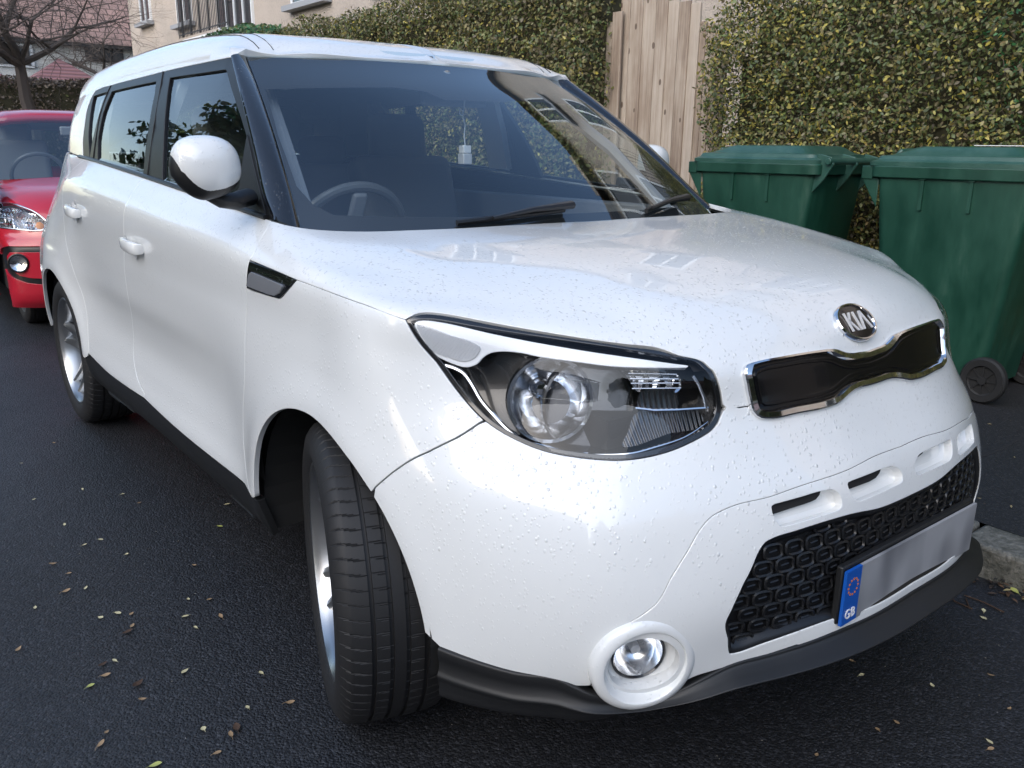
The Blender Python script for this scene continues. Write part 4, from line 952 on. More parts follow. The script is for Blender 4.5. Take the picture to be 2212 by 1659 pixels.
# ------------------------------------------------------------ cabin inside
b = MB()
b.box((0, 1.36, .93), (1.44, .50, .06)); b.box((0, 1.50, .80), (1.44, .34, .26)); b.box((0, 1.16, .985), (1.40, .20, .05)); b.build('dashboard', 'interior', car, bevel=.03)
m_ = MB(); m_.lathe([(.0, .03), (.10, .026), (.16, .012), (.19, -.01), (.2, -.05)], 32, Matrix.Translation((-.37, 1.44, .985)) @ Matrix.Diagonal((1.05, .8, 1.6, 1))); m_.build('instrument_hood', 'interior', car, True)
m_ = MB(); m_.lathe([(.07, .004), (.09, .008), (.105, .002)], 32, Matrix.Translation((.42, 1.26, .998))); m_.build('speaker_ring', 'interior_grey', car, True)
sw = empty('steering_wheel', (-.37, 1.66, .965)); sw.parent = car; sw.rotation_euler = (R(-62), 0, 0)
m_ = MB(); m_.tube([(.185 * math.cos(2 * math.pi * k / 40), .185 * math.sin(2 * math.pi * k / 40), 0) for k in range(40)], .0155, 10, closed=True); 
mat('wheel_leather', (.10, .105, .11), .35); m_.build('steering_rim', 'wheel_leather', sw, True)
b = MB(); b.box((0, 0, -.02), (.15, .12, .05)); b.box((-.11, .0, -.01), (.14, .035, .02)); b.box((.11, .0, -.01), (.14, .035, .02)); b.box((0, -.1, -.01), (.05, .14, .02)); b.build('steering_hub', 'interior', sw, bevel=.01)
def rb(name, c, d, m, par, rx=0, bev=.05):
    b = MB(); b.box((0, 0, 0), d); o = b.build(name, m, par, bevel=bev); o.modifiers['bevel'].segments = 5; o.location = c; o.rotation_euler = (rx, 0, 0); return o
for x in (-.37, .37):
    s = empty('seat', (x, 2.2, 0)); s.parent = car
    rb('seat_base', (0, -.05, .52), (.50, .52, .20), 'seat_fabric', s, R(6)); rb('backrest', (0, .30, .88), (.48, .15, .66), 'seat_fabric', s, R(-16)); rb('headrest', (0, .40, 1.275), (.27, .11, .21), 'seat_fabric', s, R(-8))
    for q in (-.06, .06): b = MB(); b.tube([(q, .37, 1.10), (q, .40, 1.24)], .007, 8); b.build('headrest_post', 'chrome', s, True)
for x in (-.38, .38):
    s = empty('rear_seat', (x, 3.05, 0)); s.parent = car
    rb('backrest', (0, .20, .86), (.62, .16, .60), 'seat_fabric', s, R(-18)); rb('headrest', (0, .30, 1.22), (.25, .10, .14), 'seat_fabric', s, R(-8)); rb('seat_base', (0, -.1, .52), (.66, .5, .18), 'seat_fabric', s, 0)
# headliner and inside of the pillars
nC = CAP; gu = [u for u in CAP.gu if True]; 
def inner(v0, v1, mname, name, cond=None):
    uu = np.linspace(CAP.U[0] + .2, CAP.at(('c', 497, 123))[0] , 36); vv = np.linspace(v0, v1, 10); Q = np.array([[u, v] for v in vv for u in uu]); X = CAP.S(Q, -.035)
    F = [(j * 36 + i, j * 36 + i + 1, (j + 1) * 36 + i + 1, (j + 1) * 36 + i) for j in range(9) for i in range(35)]; X2 = X * [-1, 1, 1]; n = len(X)
    return mesh(name, np.concatenate([X, X2]), F + [tuple(reversed([n + q for q in f])) for f in F], mname, car)
inner(CAP.VC[4] - .03, CAP.V[-1], 'headliner', 'headliner')
for sx in (1, -1):
    for (y0, y1, wdt) in ((2.33, 2.30, .13), (3.10, 3.22, .10), (3.55, 3.45, .30)):
        b = MB(); pts = [CAP.S([CAP.near((-.7, y0 + (y1 - y0) * t, 1.14 + .33 * t))], -.03)[0] * [sx, 1, 1] for t in (0, .5, 1)]
        for a, c in zip(pts[:-1], pts[1:]): 
            v = [a + [0, -wdt / 2, 0], a + [0, wdt / 2, 0], c + [0, wdt / 2, 0], c + [0, -wdt / 2, 0]]; v = v + [p + np.array([sx * .03, 0, 0]) for p in v]
            b.add(v, [(0, 1, 2, 3), (7, 6, 5, 4), (0, 4, 5, 1), (3, 2, 6, 7), (0, 3, 7, 4), (1, 5, 6, 2)])
        b.build('pillar_trim', 'interior_grey', car)
    b = MB(); b.box((sx * .755, 2.35, .86), (.06, 1.8, .38)); b.build('door_lining', 'interior', car, bevel=.01)
    b = MB(); b.tube([(sx * .67, 1.27, 1.03), (sx * .62, 1.52, 1.24), (sx * .545, 1.83, 1.44)], .022, 8); b.build('pillar_lining', 'interior', car, True)
b = MB(); b.box((0, 1.62, 1.405), (.25, .03, .075)); b.build('cabin_mirror', 'interior', car, bevel=.012)
b = MB(); b.tube([(0, 1.64, 1.43), (0, 1.66, 1.475)], .012, 8); b.build('mirror_stalk', 'interior', car)
b = MB(); b.box((0, 3.86, 1.30), (1.15, .02, .30)); b.build('rear_glass', 'side_glass', car)
# air freshener hanging from the cabin mirror
af = empty('air_freshener', (.02, 1.585, 1.22), 0, 'small white bottle air freshener hanging on a cord behind the windscreen', 'air freshener')
b = MB(); b.box((0, 0, .018), (.030, .030, .024)); b.build('cap', 'lamp_white', af, bevel=.003)
b = MB(); b.box((0, 0, -.012), (.034, .034, .034)); b.build('bottle', 'lamp_grey', af, bevel=.003)
b = MB(); b.tube([(0, 0, .03), (-.003, 0, .06), (0, 0, .09), (-.008, 0, .12), (0, 0, .17)], .0022, 6); b.tube([(-.008, 0, .12), (-.02, 0, .125), (-.02, 0, .14), (-.004, 0, .135)], .002, 6); b.build('cord', 'lamp_white', af, True)
# ================================================================= the street
def P_at(u, v, **k):
    d = CM.T @ np.array([(u - 1106) / FPX, -(v - 829.5) / FPX, -1.]); a, val = list(k.items())[0]; i = 'xyz'.index(a); return CAM + d * (val - CAM[i]) / d[i]
# asphalt
def asphalt(name, c0, c1, rough=.62, st=.9, wetness=.25):
    m = mat(name, c0, rough); nh = N(m); v = nh.obj()
    vo = nh.n('ShaderNodeTexVoronoi', feature='F1'); vo.inputs['Scale'].default_value = 155; nh.l(v, vo.inputs[0])
    vo2 = nh.n('ShaderNodeTexVoronoi', feature='F1'); vo2.inputs['Scale'].default_value = 260; nh.l(v, vo2.inputs[0])
    h = nh.math('ADD', nh.math('MULTIPLY', nh.math('SUBTRACT', 1, vo.outputs['Distance']), 1.0), nh.math('MULTIPLY', nh.math('SUBTRACT', 1, vo2.outputs['Distance']), .45))
    h = nh.math('ADD', h, nh.math('MULTIPLY', nh.noise(30, 3, .6, v), .3))
    nh.l(nh.bump(h, st * .8, .0035), nh.b.inputs['Normal'])
    sep = nh.n('ShaderNodeSeparateColor'); nh.l(vo.outputs['Color'], sep.inputs[0]); big = nh.noise(.8, 4, .6, v)
    f = nh.math('ADD', nh.math('MULTIPLY', nh.math('POWER', sep.outputs[0], 4), .75), nh.math('MULTIPLY', big, .35))
    nh.l(nh.ramp(f, [(.1, c0), (.55, tuple(.5 * (a + b) for a, b in zip(c0, c1))), (.95, c1)]), nh.b.inputs['Base Color'])
    # pale specks of stone
    nh.l(nh.ramp(nh.math('ADD', big, nh.math('MULTIPLY', sep.outputs[1], .3)), [(.3, (rough + .12,) * 3), (.8, (rough - .12,) * 3)]), nh.b.inputs['Roughness'])
asphalt('asphalt', (.0080, .0085, .0105), (.038, .040, .047), .6, 1.0)
asphalt('pavement_tar', (.011, .0112, .0125), (.036, .036, .038), .66, .7)
def grid_obj(name, x0, x1, y0, y1, z, m, kind='structure'):
    o = mesh(name, [(x0, y0, z), (x1, y0, z), (x1, y1, z), (x0, y1, z)], [(0, 1, 2, 3)], m, smooth=False); tag(o, kind=kind); return o
grid_obj('ground', -300, 300, -300, 300, -.03, 'earth' if 'earth' in MAT else 'asphalt')
mat('earth', (.05, .055, .03), .95); bpy.data.objects['ground'].data.materials[0] = MAT['earth']
grid_obj('road', -6.2, .97, -60, 90, 0, 'asphalt')
o = mesh('pavement', [(1.14, -60, .098), (3.15, -60, .115), (3.15, 90, .115), (1.14, 90, .098)], [(0, 1, 2, 3)], 'pavement_tar', smooth=False); tag(o, kind='structure')
o = mesh('verge', [(3.15, -60, .113), (8.6, -60, .113), (8.6, 90, .113), (3.15, 90, .113)], [(0, 1, 2, 3)], 'earth', smooth=False); tag(o, kind='structure')
grid_obj('far_pavement', -8.5, -6.4, -60, 90, .11, 'pavement_tar')
# a tarmac repair seam on the pavement
b = MB(); b.tube([(1.15, .62, .1025), (1.9, .55, .105), (2.9, .60, .113)], .011, 6, flat=.25); o = b.build('tar_seam', 'gap'); tag(o, kind='structure')
# kerb stones
m = mat('kerb_stone', (.17, .165, .15), .85); nh = N(m); v = nh.obj(); f = nh.noise(14, 6, .7, v); g = nh.noise(60, 4, .6, v)
nh.l(nh.ramp(nh.math('ADD', nh.math('MULTIPLY', f, .7), nh.math('MULTIPLY', g, .3)), [(.3, (.035, .040, .030)), (.48, (.10, .10, .085)), (.62, (.21, .205, .18)), (.75, (.30, .29, .27))]), nh.b.inputs['Base Color']); nh.l(nh.bump(nh.math('ADD', f, nh.math('MULTIPLY', g, .5)), .8, .015), nh.b.inputs['Normal'])
b = MB(); y = -12.0
while y < 30:
    L = .92 + .06 * random.random(); b.box((1.055 + random.uniform(-.004, .004), y + L / 2, .0), (.175, L - .012, .205)); y += L
for sx, x in ((-1, -6.30),): b.box((x, 10, 0), (.16, 90, .22))
o = b.build('kerb', 'kerb_stone', bevel=.014); tag(o, kind='structure')

# ------------------------------------------------------------ leaves lying about
def leaf_mesh(name, L, W, m, curl=.25):
    v = []; f = []; n = 7
    for i in range(n):
        t = i / (n - 1); w = W * math.sin(math.pi * (t ** .8)) * .5 + .0004; z = curl * L * (t - .5) ** 2
        for s in (-1, 0, 1): v.append(((t - .5) * L, s * w, z + abs(s) * w * .35 + .002))
    for i in range(n - 1):
        for s in (0, 1): j = i * 3 + s; f.append((j, j + 3, j + 4, j + 1))
    v += [(L * .5, -.0006, curl * L * .25 + .002), (L * .72, -.0006, .002), (L * .72, .0006, .002), (L * .5, .0006, curl * L * .25 + .002)]; k = len(v); f.append((k - 4, k - 3, k - 2, k - 1))
    me = bpy.data.meshes.new(name); me.from_pydata(v, [], f); me.materials.append(MAT[m]); me.shade_smooth(); return me
mat('leaf_cream', (.52, .47, .28), .5); mat('leaf_tan', (.30, .20, .11), .6); mat('leaf_brown', (.06, .032, .018), .7); mat('leaf_lime', (.40, .42, .12), .45)
LM = {'pale yellow': [leaf_mesh('leaf', .030, .014, 'leaf_cream'), leaf_mesh('leaf', .024, .015, 'leaf_cream', .5)], 'tan': [leaf_mesh('leaf', .034, .015, 'leaf_tan', .6), leaf_mesh('leaf', .026, .014, 'leaf_tan', .3)], 'dark brown': [leaf_mesh('leaf', .05, .022, 'leaf_brown', .5)], 'lime': [leaf_mesh('leaf', .04, .022, 'leaf_lime', .3)]}
def src(u, v): return (u / 1.5665, v / 1.5665)
spots = []
L6 = [(276, 0, 'tan'), (110, 105, 0), (330, 418, 0), (513, 495, 0), (432, 523, 0), (270, 620, 'tan'), (352, 668, 'tan'), (440, 742, 0), (337, 760, 'tan'), (602, 871, 0), (672, 875, 'tan'), (677, 936, 'tan'), (647, 570, 0), (712, 308, 'tan'), (1122, 428, 'lime'), (993, 627, 'tan'), (422, 237, 0), (175, 290, 0), (515, 895, 0), (962, 800, 0), (948, 888, 0), (1000, 944, 0), (1130, 888, 'tan'), (945, 1170, 0), (525, 1135, 'dark brown'), (540, 1190, 'tan'), (462, 1244, 'lime'), (705, 1235, 'dark brown'), (587, 1114, 0), (1265, 1355, 0), (1042, 1466, 0), (545, 1480, 'tan'), (515, 1544, 'tan'), (1180, 1495, 'tan'), (1110, 1588, 'tan'), (1335, 1178, 0), (795, 1650, 'lime'), (650, 970, 'dark brown'), (728, 1312, 'tan'), (95, 1056, 'tan'), (180, 843, 0), (1212, 1460, 'dark brown'), (1480, 1330, 'tan'), (1160, 315, 0), (625, 263, 0), (1070, 802, 'tan')]
for a, b_, k in L6: spots.append((a * .6623 / 1.5665, (1500 + b_ * .6623) / 1.5665, k or 'pale yellow'))
L7 = [(1347, 97, 0), (1428, 82, 0), (1578, 160, 0), (1740, 243, 'lime'), (1490, 402, 0), (1490, 462, 0), (433, 803, 'tan'), (507, 918, 0), (1075, 1002, 0), (1550, 922, 'tan'), (792, 1300, 'tan'), (1697, 1190, 'tan'), (1536, 1455, 0), (1545, 1512, 'tan'), (1745, 155, 'lime'), (1795, 165, 'lime'), (1625, 190, 'dark brown'), (640, 1358, 'tan'), (150, 1560, 'tan')]
for a, b_, k in L7: spots.append(((2700 + a * .4213) / 1.5665, (1900 + b_ * .4213) / 1.5665, k or 'pale yellow'))
for i, (u, v, k) in enumerate(spots):
    p = P_at(u, v, z=.001); me = random.choice(LM[k]); o = bpy.data.objects.new('fallen_leaf', me); COL.objects.link(o); o.location = (p[0], p[1], .002); o.rotation_euler = (random.uniform(-.15, .15), random.uniform(-.15, .15), random.uniform(0, 6.3)); s = random.uniform(.5, .8); o.scale = (s, s, s)
    tag(o, 'small fallen %s leaf lying flat on the dark road' % k, 'leaf', 'fallen %s leaves on the road' % k)
# litter in the gutter and grit on the road
def scatter(name, n, fn, cols, size, m_name):
    v = []; f = []; cc = []
    for k in range(n):
        x, y, z = fn(k); a = random.uniform(0, 6.3); L = size * random.uniform(.6, 1.3); W = L * .42; tz = random.uniform(-.3, .3); ca, sa = math.cos(a), math.sin(a); i = len(v)
        for px, py in ((-L, 0), (0, -W), (L, 0), (0, W)): v.append((x + px * ca - py * sa, y + px * sa + py * ca, z + px * tz * .5 + (abs(py) * .3)))
        f.append((i, i + 1, i + 2, i + 3)); cc.append(random.choice(cols))
    o = mesh(name, v, f, m_name, smooth=False); at_ = o.data.attributes.new('tint', 'FLOAT_COLOR', 'FACE')
    at_.data.foreach_set('color', [q for c in cc for q in (*c, 1)]); return o
def attr_mat(name, rough=.5, coat=0, trans=0):
    m = mat(name, (.1, .1, .1), rough, 0, coat); nh = N(m); a = nh.n('ShaderNodeAttribute', attribute_name='tint'); nh.l(a.outputs['Color'], nh.b.inputs['Base Color'])
    if trans:
        t = nh.n('ShaderNodeBsdfTranslucent'); nh.l(a.outputs['Color'], t.inputs[0]); mx = nh.n('ShaderNodeMixShader'); mx.inputs[0].default_value = trans; out = [q for q in nh.t.nodes if q.type == 'OUTPUT_MATERIAL'][0]
        nh.l(nh.b.outputs[0], mx.inputs[1]); nh.l(t.outputs[0], mx.inputs[2]); nh.l(mx.outputs[0], out.inputs[0])
    return m
attr_mat('litter', .7); attr_mat('foliage', .42, 0, .25)
o = scatter('gutter_litter', 2600, lambda k: (.965 - abs(random.gauss(0, .045)) - .004, random.uniform(-2.5, 14), random.uniform(.002, .022) ), [(.05, .03, .018), (.09, .05, .025), (.03, .022, .016), (.16, .09, .04), (.30, .24, .10), (.02, .02, .018)], .013, 'litter'); tag(o, kind='stuff')
o = scatter('road_grit', 2600, lambda k: (random.uniform(-3.6, 1), random.uniform(-1.2, 6), .0035), [(.30, .29, .27), (.2, .19, .18), (.14, .13, .13), (.4, .36, .28)], .0022, 'litter'); tag(o, kind='stuff')
o = scatter('pavement_litter', 500, lambda k: (random.uniform(1.2, 2.9), random.uniform(-1, 5), .108), [(.10, .07, .04), (.25, .2, .1), (.05, .04, .03)], .008, 'litter'); tag(o, kind='stuff')
for q in ([(1120, 225), (1190, 245), (1260, 320), (1400, 380)], [(1340, 272), (1500, 330), (1655, 408)], [(1350, 300), (1372, 362)]):
    pts = [P_at((2700 + a * .4213) / 1.5665, (1900 + c * .4213) / 1.5665, z=.005) for a, c in q]; b = MB(); b.tube(pts, .0022, 5); o = b.build('twig', 'leaf_brown', None, True); tag(o, ('bent brown twig on the road below the kerb, nearest the car lip' if len(q) == 4 else ('straight dark twig on the road, right of the bent twig' if len(q) == 3 else 'short twig stub between the two longer twigs')), 'twig', 'twigs on the road by the kerb')

# ------------------------------------------------------------ hedges
GREENS = [(.055, .080, .028), (.070, .098, .032), (.088, .115, .036), (.112, .130, .042), (.050, .068, .030), (.11, .115, .048)]
OLIVE = [(.14, .135, .050), (.12, .105, .052), (.095, .078, .045), (.18, .155, .060)]
YELL = [(.30, .25, .045), (.24, .21, .045), (.33, .29, .08), (.20, .20, .05), (.19, .14, .05)]
LUSH = [(.030, .11, .036), (.040, .14, .045), (.028, .08, .032)]
def foliage(name, pts, nrm, size, cols, parent, m='foliage'):
    """oval leaves (6-gons) at pts, tilted about their normals"""
    n = len(pts); a = rng.normal(size=(n, 3)) * .75 + nrm; a /= np.linalg.norm(a, axis=1)[:, None]; t = rng.normal(size=(n, 3)); t -= (t * a).sum(1)[:, None] * a; t /= np.linalg.norm(t, axis=1)[:, None]; s = np.cross(a, t)
    L = size * rng.uniform(.65, 1.3, n)[:, None]; W = L * rng.uniform(.42, .6, n)[:, None]; c = -a * L * .12
    V = np.stack([pts - t * L, pts - t * L * .35 - s * W * .85 + c * -1, pts + t * L * .3 - s * W * .9 - c, pts + t * L, pts + t * L * .3 + s * W * .9 - c, pts - t * L * .35 + s * W * .85 - c], 1).reshape(-1, 3)
    me = bpy.data.meshes.new(name); me.vertices.add(len(V)); me.vertices.foreach_set('co', V.ravel().astype(np.float32)); me.loops.add(n * 6); me.loops.foreach_set('vertex_index', np.arange(n * 6)); me.polygons.add(n); me.polygons.foreach_set('loop_start', np.arange(n) * 6); me.polygons.foreach_set('loop_total', np.full(n, 6)); me.update(calc_edges=True)
    me.materials.append(MAT[m]); at_ = me.attributes.new('tint', 'FLOAT_COLOR', 'FACE'); C4 = np.concatenate([cols, np.ones((n, 1))], 1); at_.data.foreach_set('color', C4.ravel().astype(np.float32))
    o = bpy.data.objects.new(name, me); COL.objects.link(o); o.parent = parent; return o
def vnoise(p, s, seed=0):                                     # cheap smooth noise
    q = p * s; return (np.sin(q[:, 0] * 1.3 + 2.1 * seed) + np.sin(q[:, 1] * 1.7 + 1.3 + seed) + np.sin(q[:, 2] * 2.3 + .7 * seed) + np.sin((q[:, 0] + q[:, 1]) * .9 + q[:, 2] * 1.1 + seed)) / 4
def pick(n, lists, w):
    out = np.zeros((n, 3)); w = w / w.sum(1)[:, None]; r = rng.random(n)[:, None]; k = (r > np.cumsum(w, 1)).sum(1)
    for i, l in enumerate(lists):
        q = k == i; A = np.array(l); out[q] = A[rng.integers(0, len(A), q.sum())]
    return out * rng.uniform(1.05, 1.75, (n, 1))
BROWN = [(.10, .078, .058), (.075, .058, .044), (.13, .105, .08), (.055, .045, .036)]
def hedge(label, x0, x1, y0, y1, h, n, size, lush=None, drop=0, yellow=1.0, name='hedge', ends=True, top=.14, brown=0, bulge=.12):
    par = empty(name, ((x0 + x1) / 2, (y0 + y1) / 2, 0), 0, label, 'hedge'); par.location = (0, 0, 0)
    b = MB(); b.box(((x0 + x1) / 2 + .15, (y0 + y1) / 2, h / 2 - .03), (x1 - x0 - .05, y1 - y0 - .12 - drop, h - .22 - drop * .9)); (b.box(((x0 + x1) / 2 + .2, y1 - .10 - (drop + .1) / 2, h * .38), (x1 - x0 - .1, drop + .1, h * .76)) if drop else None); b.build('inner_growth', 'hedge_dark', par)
    A_f, A_t, A_e = (y1 - y0) * h, (y1 - y0) * (x1 - x0), (x1 - x0) * h; r = rng.random(n) * (A_f + A_t + (A_e if ends else 0)); P = np.zeros((n, 3)); NN = np.zeros((n, 3))
    f = r < A_f; P[f] = np.stack([np.full(f.sum(), x0), rng.uniform(y0, y1, f.sum()), rng.uniform(.05, h, f.sum())], 1); NN[f] = (-1, 0, .45)
    t = (r >= A_f) & (r < A_f + A_t); P[t] = np.stack([rng.uniform(x0, x1, t.sum()), rng.uniform(y0, y1, t.sum()), np.full(t.sum(), h)], 1); NN[t] = (0, 0, 1)
    e = r >= A_f + A_t; ye = np.where(rng.random(e.sum()) < .5, y0, y1); P[e] = np.stack([rng.uniform(x0, x1, e.sum()), ye, rng.uniform(.05, h, e.sum())], 1); NN[e] = np.stack([0 * ye, np.where(ye == y0, -1, 1), .3 + 0 * ye], 1)
    base = P.copy(); dep = rng.random(n) ** 1.6 * .22; nn = NN / np.linalg.norm(NN, axis=1)[:, None]; bump = vnoise(base, 3.1, 1) * bulge + vnoise(base, 8.0, 2) * bulge * .45 + vnoise(base, 19.0, 5) * .025
    P = P + nn * (bump - dep + .02)[:, None] + rng.normal(size=(n, 3)) * .012; gap = vnoise(base, 6.5, 4) + vnoise(base, 15, 6) * .7; keep = (gap > -1.0) | (rng.random(n) < .5); P, nn, base, dep = P[keep], nn[keep], base[keep], dep[keep]; n = len(P)
    P[:, 2] -= drop * np.exp(-(y1 - base[:, 1]) / .30) * base[:, 2] / h
    yn = vnoise(base, 2.2, 3) * .5 + vnoise(base, 7, 8) * .5; w = np.stack([np.full(n, 1.0), .9 + vnoise(base, 1.1, 9) * .5 + brown, np.clip(.30 + yn * .55, .02, 1) * yellow * (dep < .12), np.zeros(n)], 1)
    if lush is not None: d = np.exp(-(((base - lush[:3]) / lush[3]) ** 2).sum(1)); w[:, 3] = d * 9; w[:, 2] *= 1 - np.clip(d * 1.5, 0, 1)
    foliage('foliage', P, nn, size, pick(n, [GREENS, BROWN if brown > 5 else OLIVE, YELL, LUSH], w), par)
    b = MB()
    for k in range(int(n / 160)):
        i = rng.integers(0, n); p = P[i] - nn[i] * .03; d = nn[i] * rng.uniform(.02, .10) + rng.normal(size=3) * .07; b.tube([p, p + d * .5 + rng.normal(size=3) * .008, p + d], [size * .12, size * .09, size * .05], 4)
    tag(b.build('twigs', 'twig_wood', par), kind='stuff'); return par
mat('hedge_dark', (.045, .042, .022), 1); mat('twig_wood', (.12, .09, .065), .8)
hedge('tall clipped privet hedge with many yellow leaves behind the two wheelie bins', 3.18, 4.1, -2.2, 3.22, 2.45, 160000, .0142, drop=.42, lush=np.array([3.18, .55, 1.85, .42]), yellow=1.35)
hedge('long dark privet hedge running along the pavement left of the wooden fence', 3.15, 4.1, 4.35, 15.4, 2.62, 170000, .0185, yellow=.45, brown=.5, bulge=.16)
hedge('low bare brown hedge across the end of the street behind the red car', 1.2, 7.5, 26.0, 27.2, 2.85, 26000, .045, yellow=.03, brown=40, bulge=.10)
hedge('unseen hedge added in front of the terrace behind the camera to darken reflections', -9, 10, -14.0, -13.0, 3.0, 26000, .05, yellow=.1, brown=.3)  # added out of view so the lower reflections in the headlights turn dark
p_ = empty('shrub', (0, 0, 0), 0, 'dark green bushy shrub standing against the long hedge below the balcony', 'shrub')
n = 14000; d = rng.normal(size=(n, 3)); d /= np.linalg.norm(d, axis=1)[:, None]; r = .7 + .3 * rng.random(n) ** .5; ctr = np.array([3.3, 11.6, 2.42]); Q = ctr + d * r[:, None] * [.55, 1.7, .42] + (vnoise(d, 5, 2) * .15)[:, None] * d
foliage('foliage', Q, d + [0, 0, .4], .028, pick(n, [GREENS, LUSH], np.tile([1., .9], (n, 1))), p_)
b = MB(); b.tube([(3.4, 11.6, 0), (3.3, 11.6, 2.3)], [.07, .03], 8); b.build('trunk', 'twig_wood', p_)

# ------------------------------------------------------------ wooden fence
m = mat('fence_wood', (.30, .235, .18), .8); nh = N(m); v = nh.obj(); oi = nh.n('ShaderNodeObjectInfo').outputs['Random']
cv = nh.n('ShaderNodeCombineXYZ'); nh.l(nh.math('MULTIPLY', oi, 37), cv.inputs[0]); nh.l(nh.math('MULTIPLY', oi, 91), cv.inputs[2]); va = nh.n('ShaderNodeVectorMath'); nh.l(v, va.inputs[0]); nh.l(cv.outputs[0], va.inputs[1]); v = va.outputs[0]
gr_ = nh.noise(1, 5, .6, nh.mapping(v, (60, 60, 2.2))); bl = nh.noise(3.5, 4, .6, nh.mapping(v, (1.5, 1.5, .5)))
vo = nh.n('ShaderNodeTexVoronoi', feature='F1'); vo.inputs['Scale'].default_value = 1; nh.l(nh.mapping(v, (9, 9, 4.5)), vo.inputs[0]); kn = nh.math('LESS_THAN', vo.outputs['Distance'], .11)
f = nh.math('ADD', nh.math('MULTIPLY', gr_, .45), nh.math('MULTIPLY', bl, .55)); f = nh.math('ADD', f, nh.math('MULTIPLY', nh.math('SUBTRACT', oi, .5), .16))
base_ = nh.ramp(f, [(.3, (.17, .12, .088)), (.45, (.30, .235, .18)), (.56, (.40, .335, .27)), (.7, (.48, .41, .34))]); mxn = nh.n('ShaderNodeMix', data_type='RGBA'); nh.l(nh.math('MULTIPLY', kn, .8), mxn.inputs[0]); nh.l(base_, mxn.inputs[6]); mxn.inputs[7].default_value = (.07, .042, .028, 1); nh.l(mxn.outputs[2], nh.b.inputs['Base Color'])
nh.l(nh.bump(gr_, .5, .004), nh.b.inputs['Normal'])
fe = empty('wooden_fence', (0, 0, 0), 0, 'tall weathered vertical board fence panel between the two hedges', 'fence')
def board(px0, px1, zt, x, th=.02, zb=.12, dark=False):
    a, c = P_at(px0, 250, x=x), P_at(px1, 250, x=x); y1, y0 = a[1], c[1]
    b = MB(); b.box((x, (y0 + y1) / 2, (zb + zt) / 2), (th, abs(y1 - y0) - .004, zt - zb)); o = b.build('board', 'fence_wood', fe, bevel=.003); return o
xs_ = [1313, 1333, 1353, 1379, 1407, 1431, 1455, 1478, 1500]; 
for k in range(1, len(xs_) - 1): board(xs_[k], xs_[k + 1], P_at(xs_[k], -4 if k <= 4 else 8, x=3.4)[2] + random.uniform(-.012, .012), 3.40 + (.006 if k % 2 else -.006))
board(1316, 1336, P_at(1326, 27, x=3.36)[2], 3.36); board(1301, 1318, P_at(1310, 50, x=3.39)[2], 3.39); board(1283, 1302, 1.80, 3.44); board(1266, 1284, 1.77, 3.45); board(1248, 1267, 1.75, 3.45)
for k, (a, c) in enumerate(((1500, 1514), (1514, 1530), (1530, 1546), (1546, 1562))): board(a, c, P_at(a, 49 + 3 * k, x=3.42)[2], 3.42)
for z in (.6, 1.9): b = MB(); b.box((3.47, 4.1, z), (.05, 1.1, .08)); b.build('rail', 'fence_wood', fe)

# ------------------------------------------------------------ wheelie bins
m = mat('bin_green', (.006, .045, .032), .42, spec=.5); nh = N(m); v = nh.obj(); g = nh.noise(9, 5, .65, nh.mapping(v, (1, 1, .35))); nh.l(nh.ramp(g, [(.35, (.005, .040, .024)), (.6, (.010, .062, .038)), (.8, (.04, .10, .07))]), nh.b.inputs['Base Color']); nh.l(nh.ramp(g, [(.3, (.36,) * 3), (.7, (.58,) * 3)]), nh.b.inputs['Roughness'])
m = mat('lid_green', (.010, .085, .055), .30); nh = N(m); g = nh.noise(7, 4, .6, nh.obj()); nh.l(nh.ramp(g, [(.4, (.022, .075, .055)), (.75, (.055, .12, .095))]), nh.b.inputs['Base Color'])
mat('bin_rubber', (.012, .012, .012), .7)
def rrect(hx, hy, r, n=5, cx=0, cy=0):
    out = []
    for sx, sy, a0 in ((1, 1, 0), (-1, 1, 90), (-1, -1, 180), (1, -1, 270)):
        for k in range(n + 1): a = R(a0 + 90 * k / n); out.append((cx + sx * (hx - r) + r * math.cos(a), cy + sy * (hy - r) + r * math.sin(a)))
    return out
def loft(b, rings, cap=True, mi=0):
    n = len(rings[0]); v = [p for r_ in rings for p in r_]; f = [(i * n + k, i * n + (k + 1) % n, (i + 1) * n + (k + 1) % n, (i + 1) * n + k) for i in range(len(rings) - 1) for k in range(n)]
    if cap: f += [tuple(range(n - 1, -1, -1)), tuple((len(rings) - 1) * n + k for k in range(n))]
    b.add(v, f, mi)
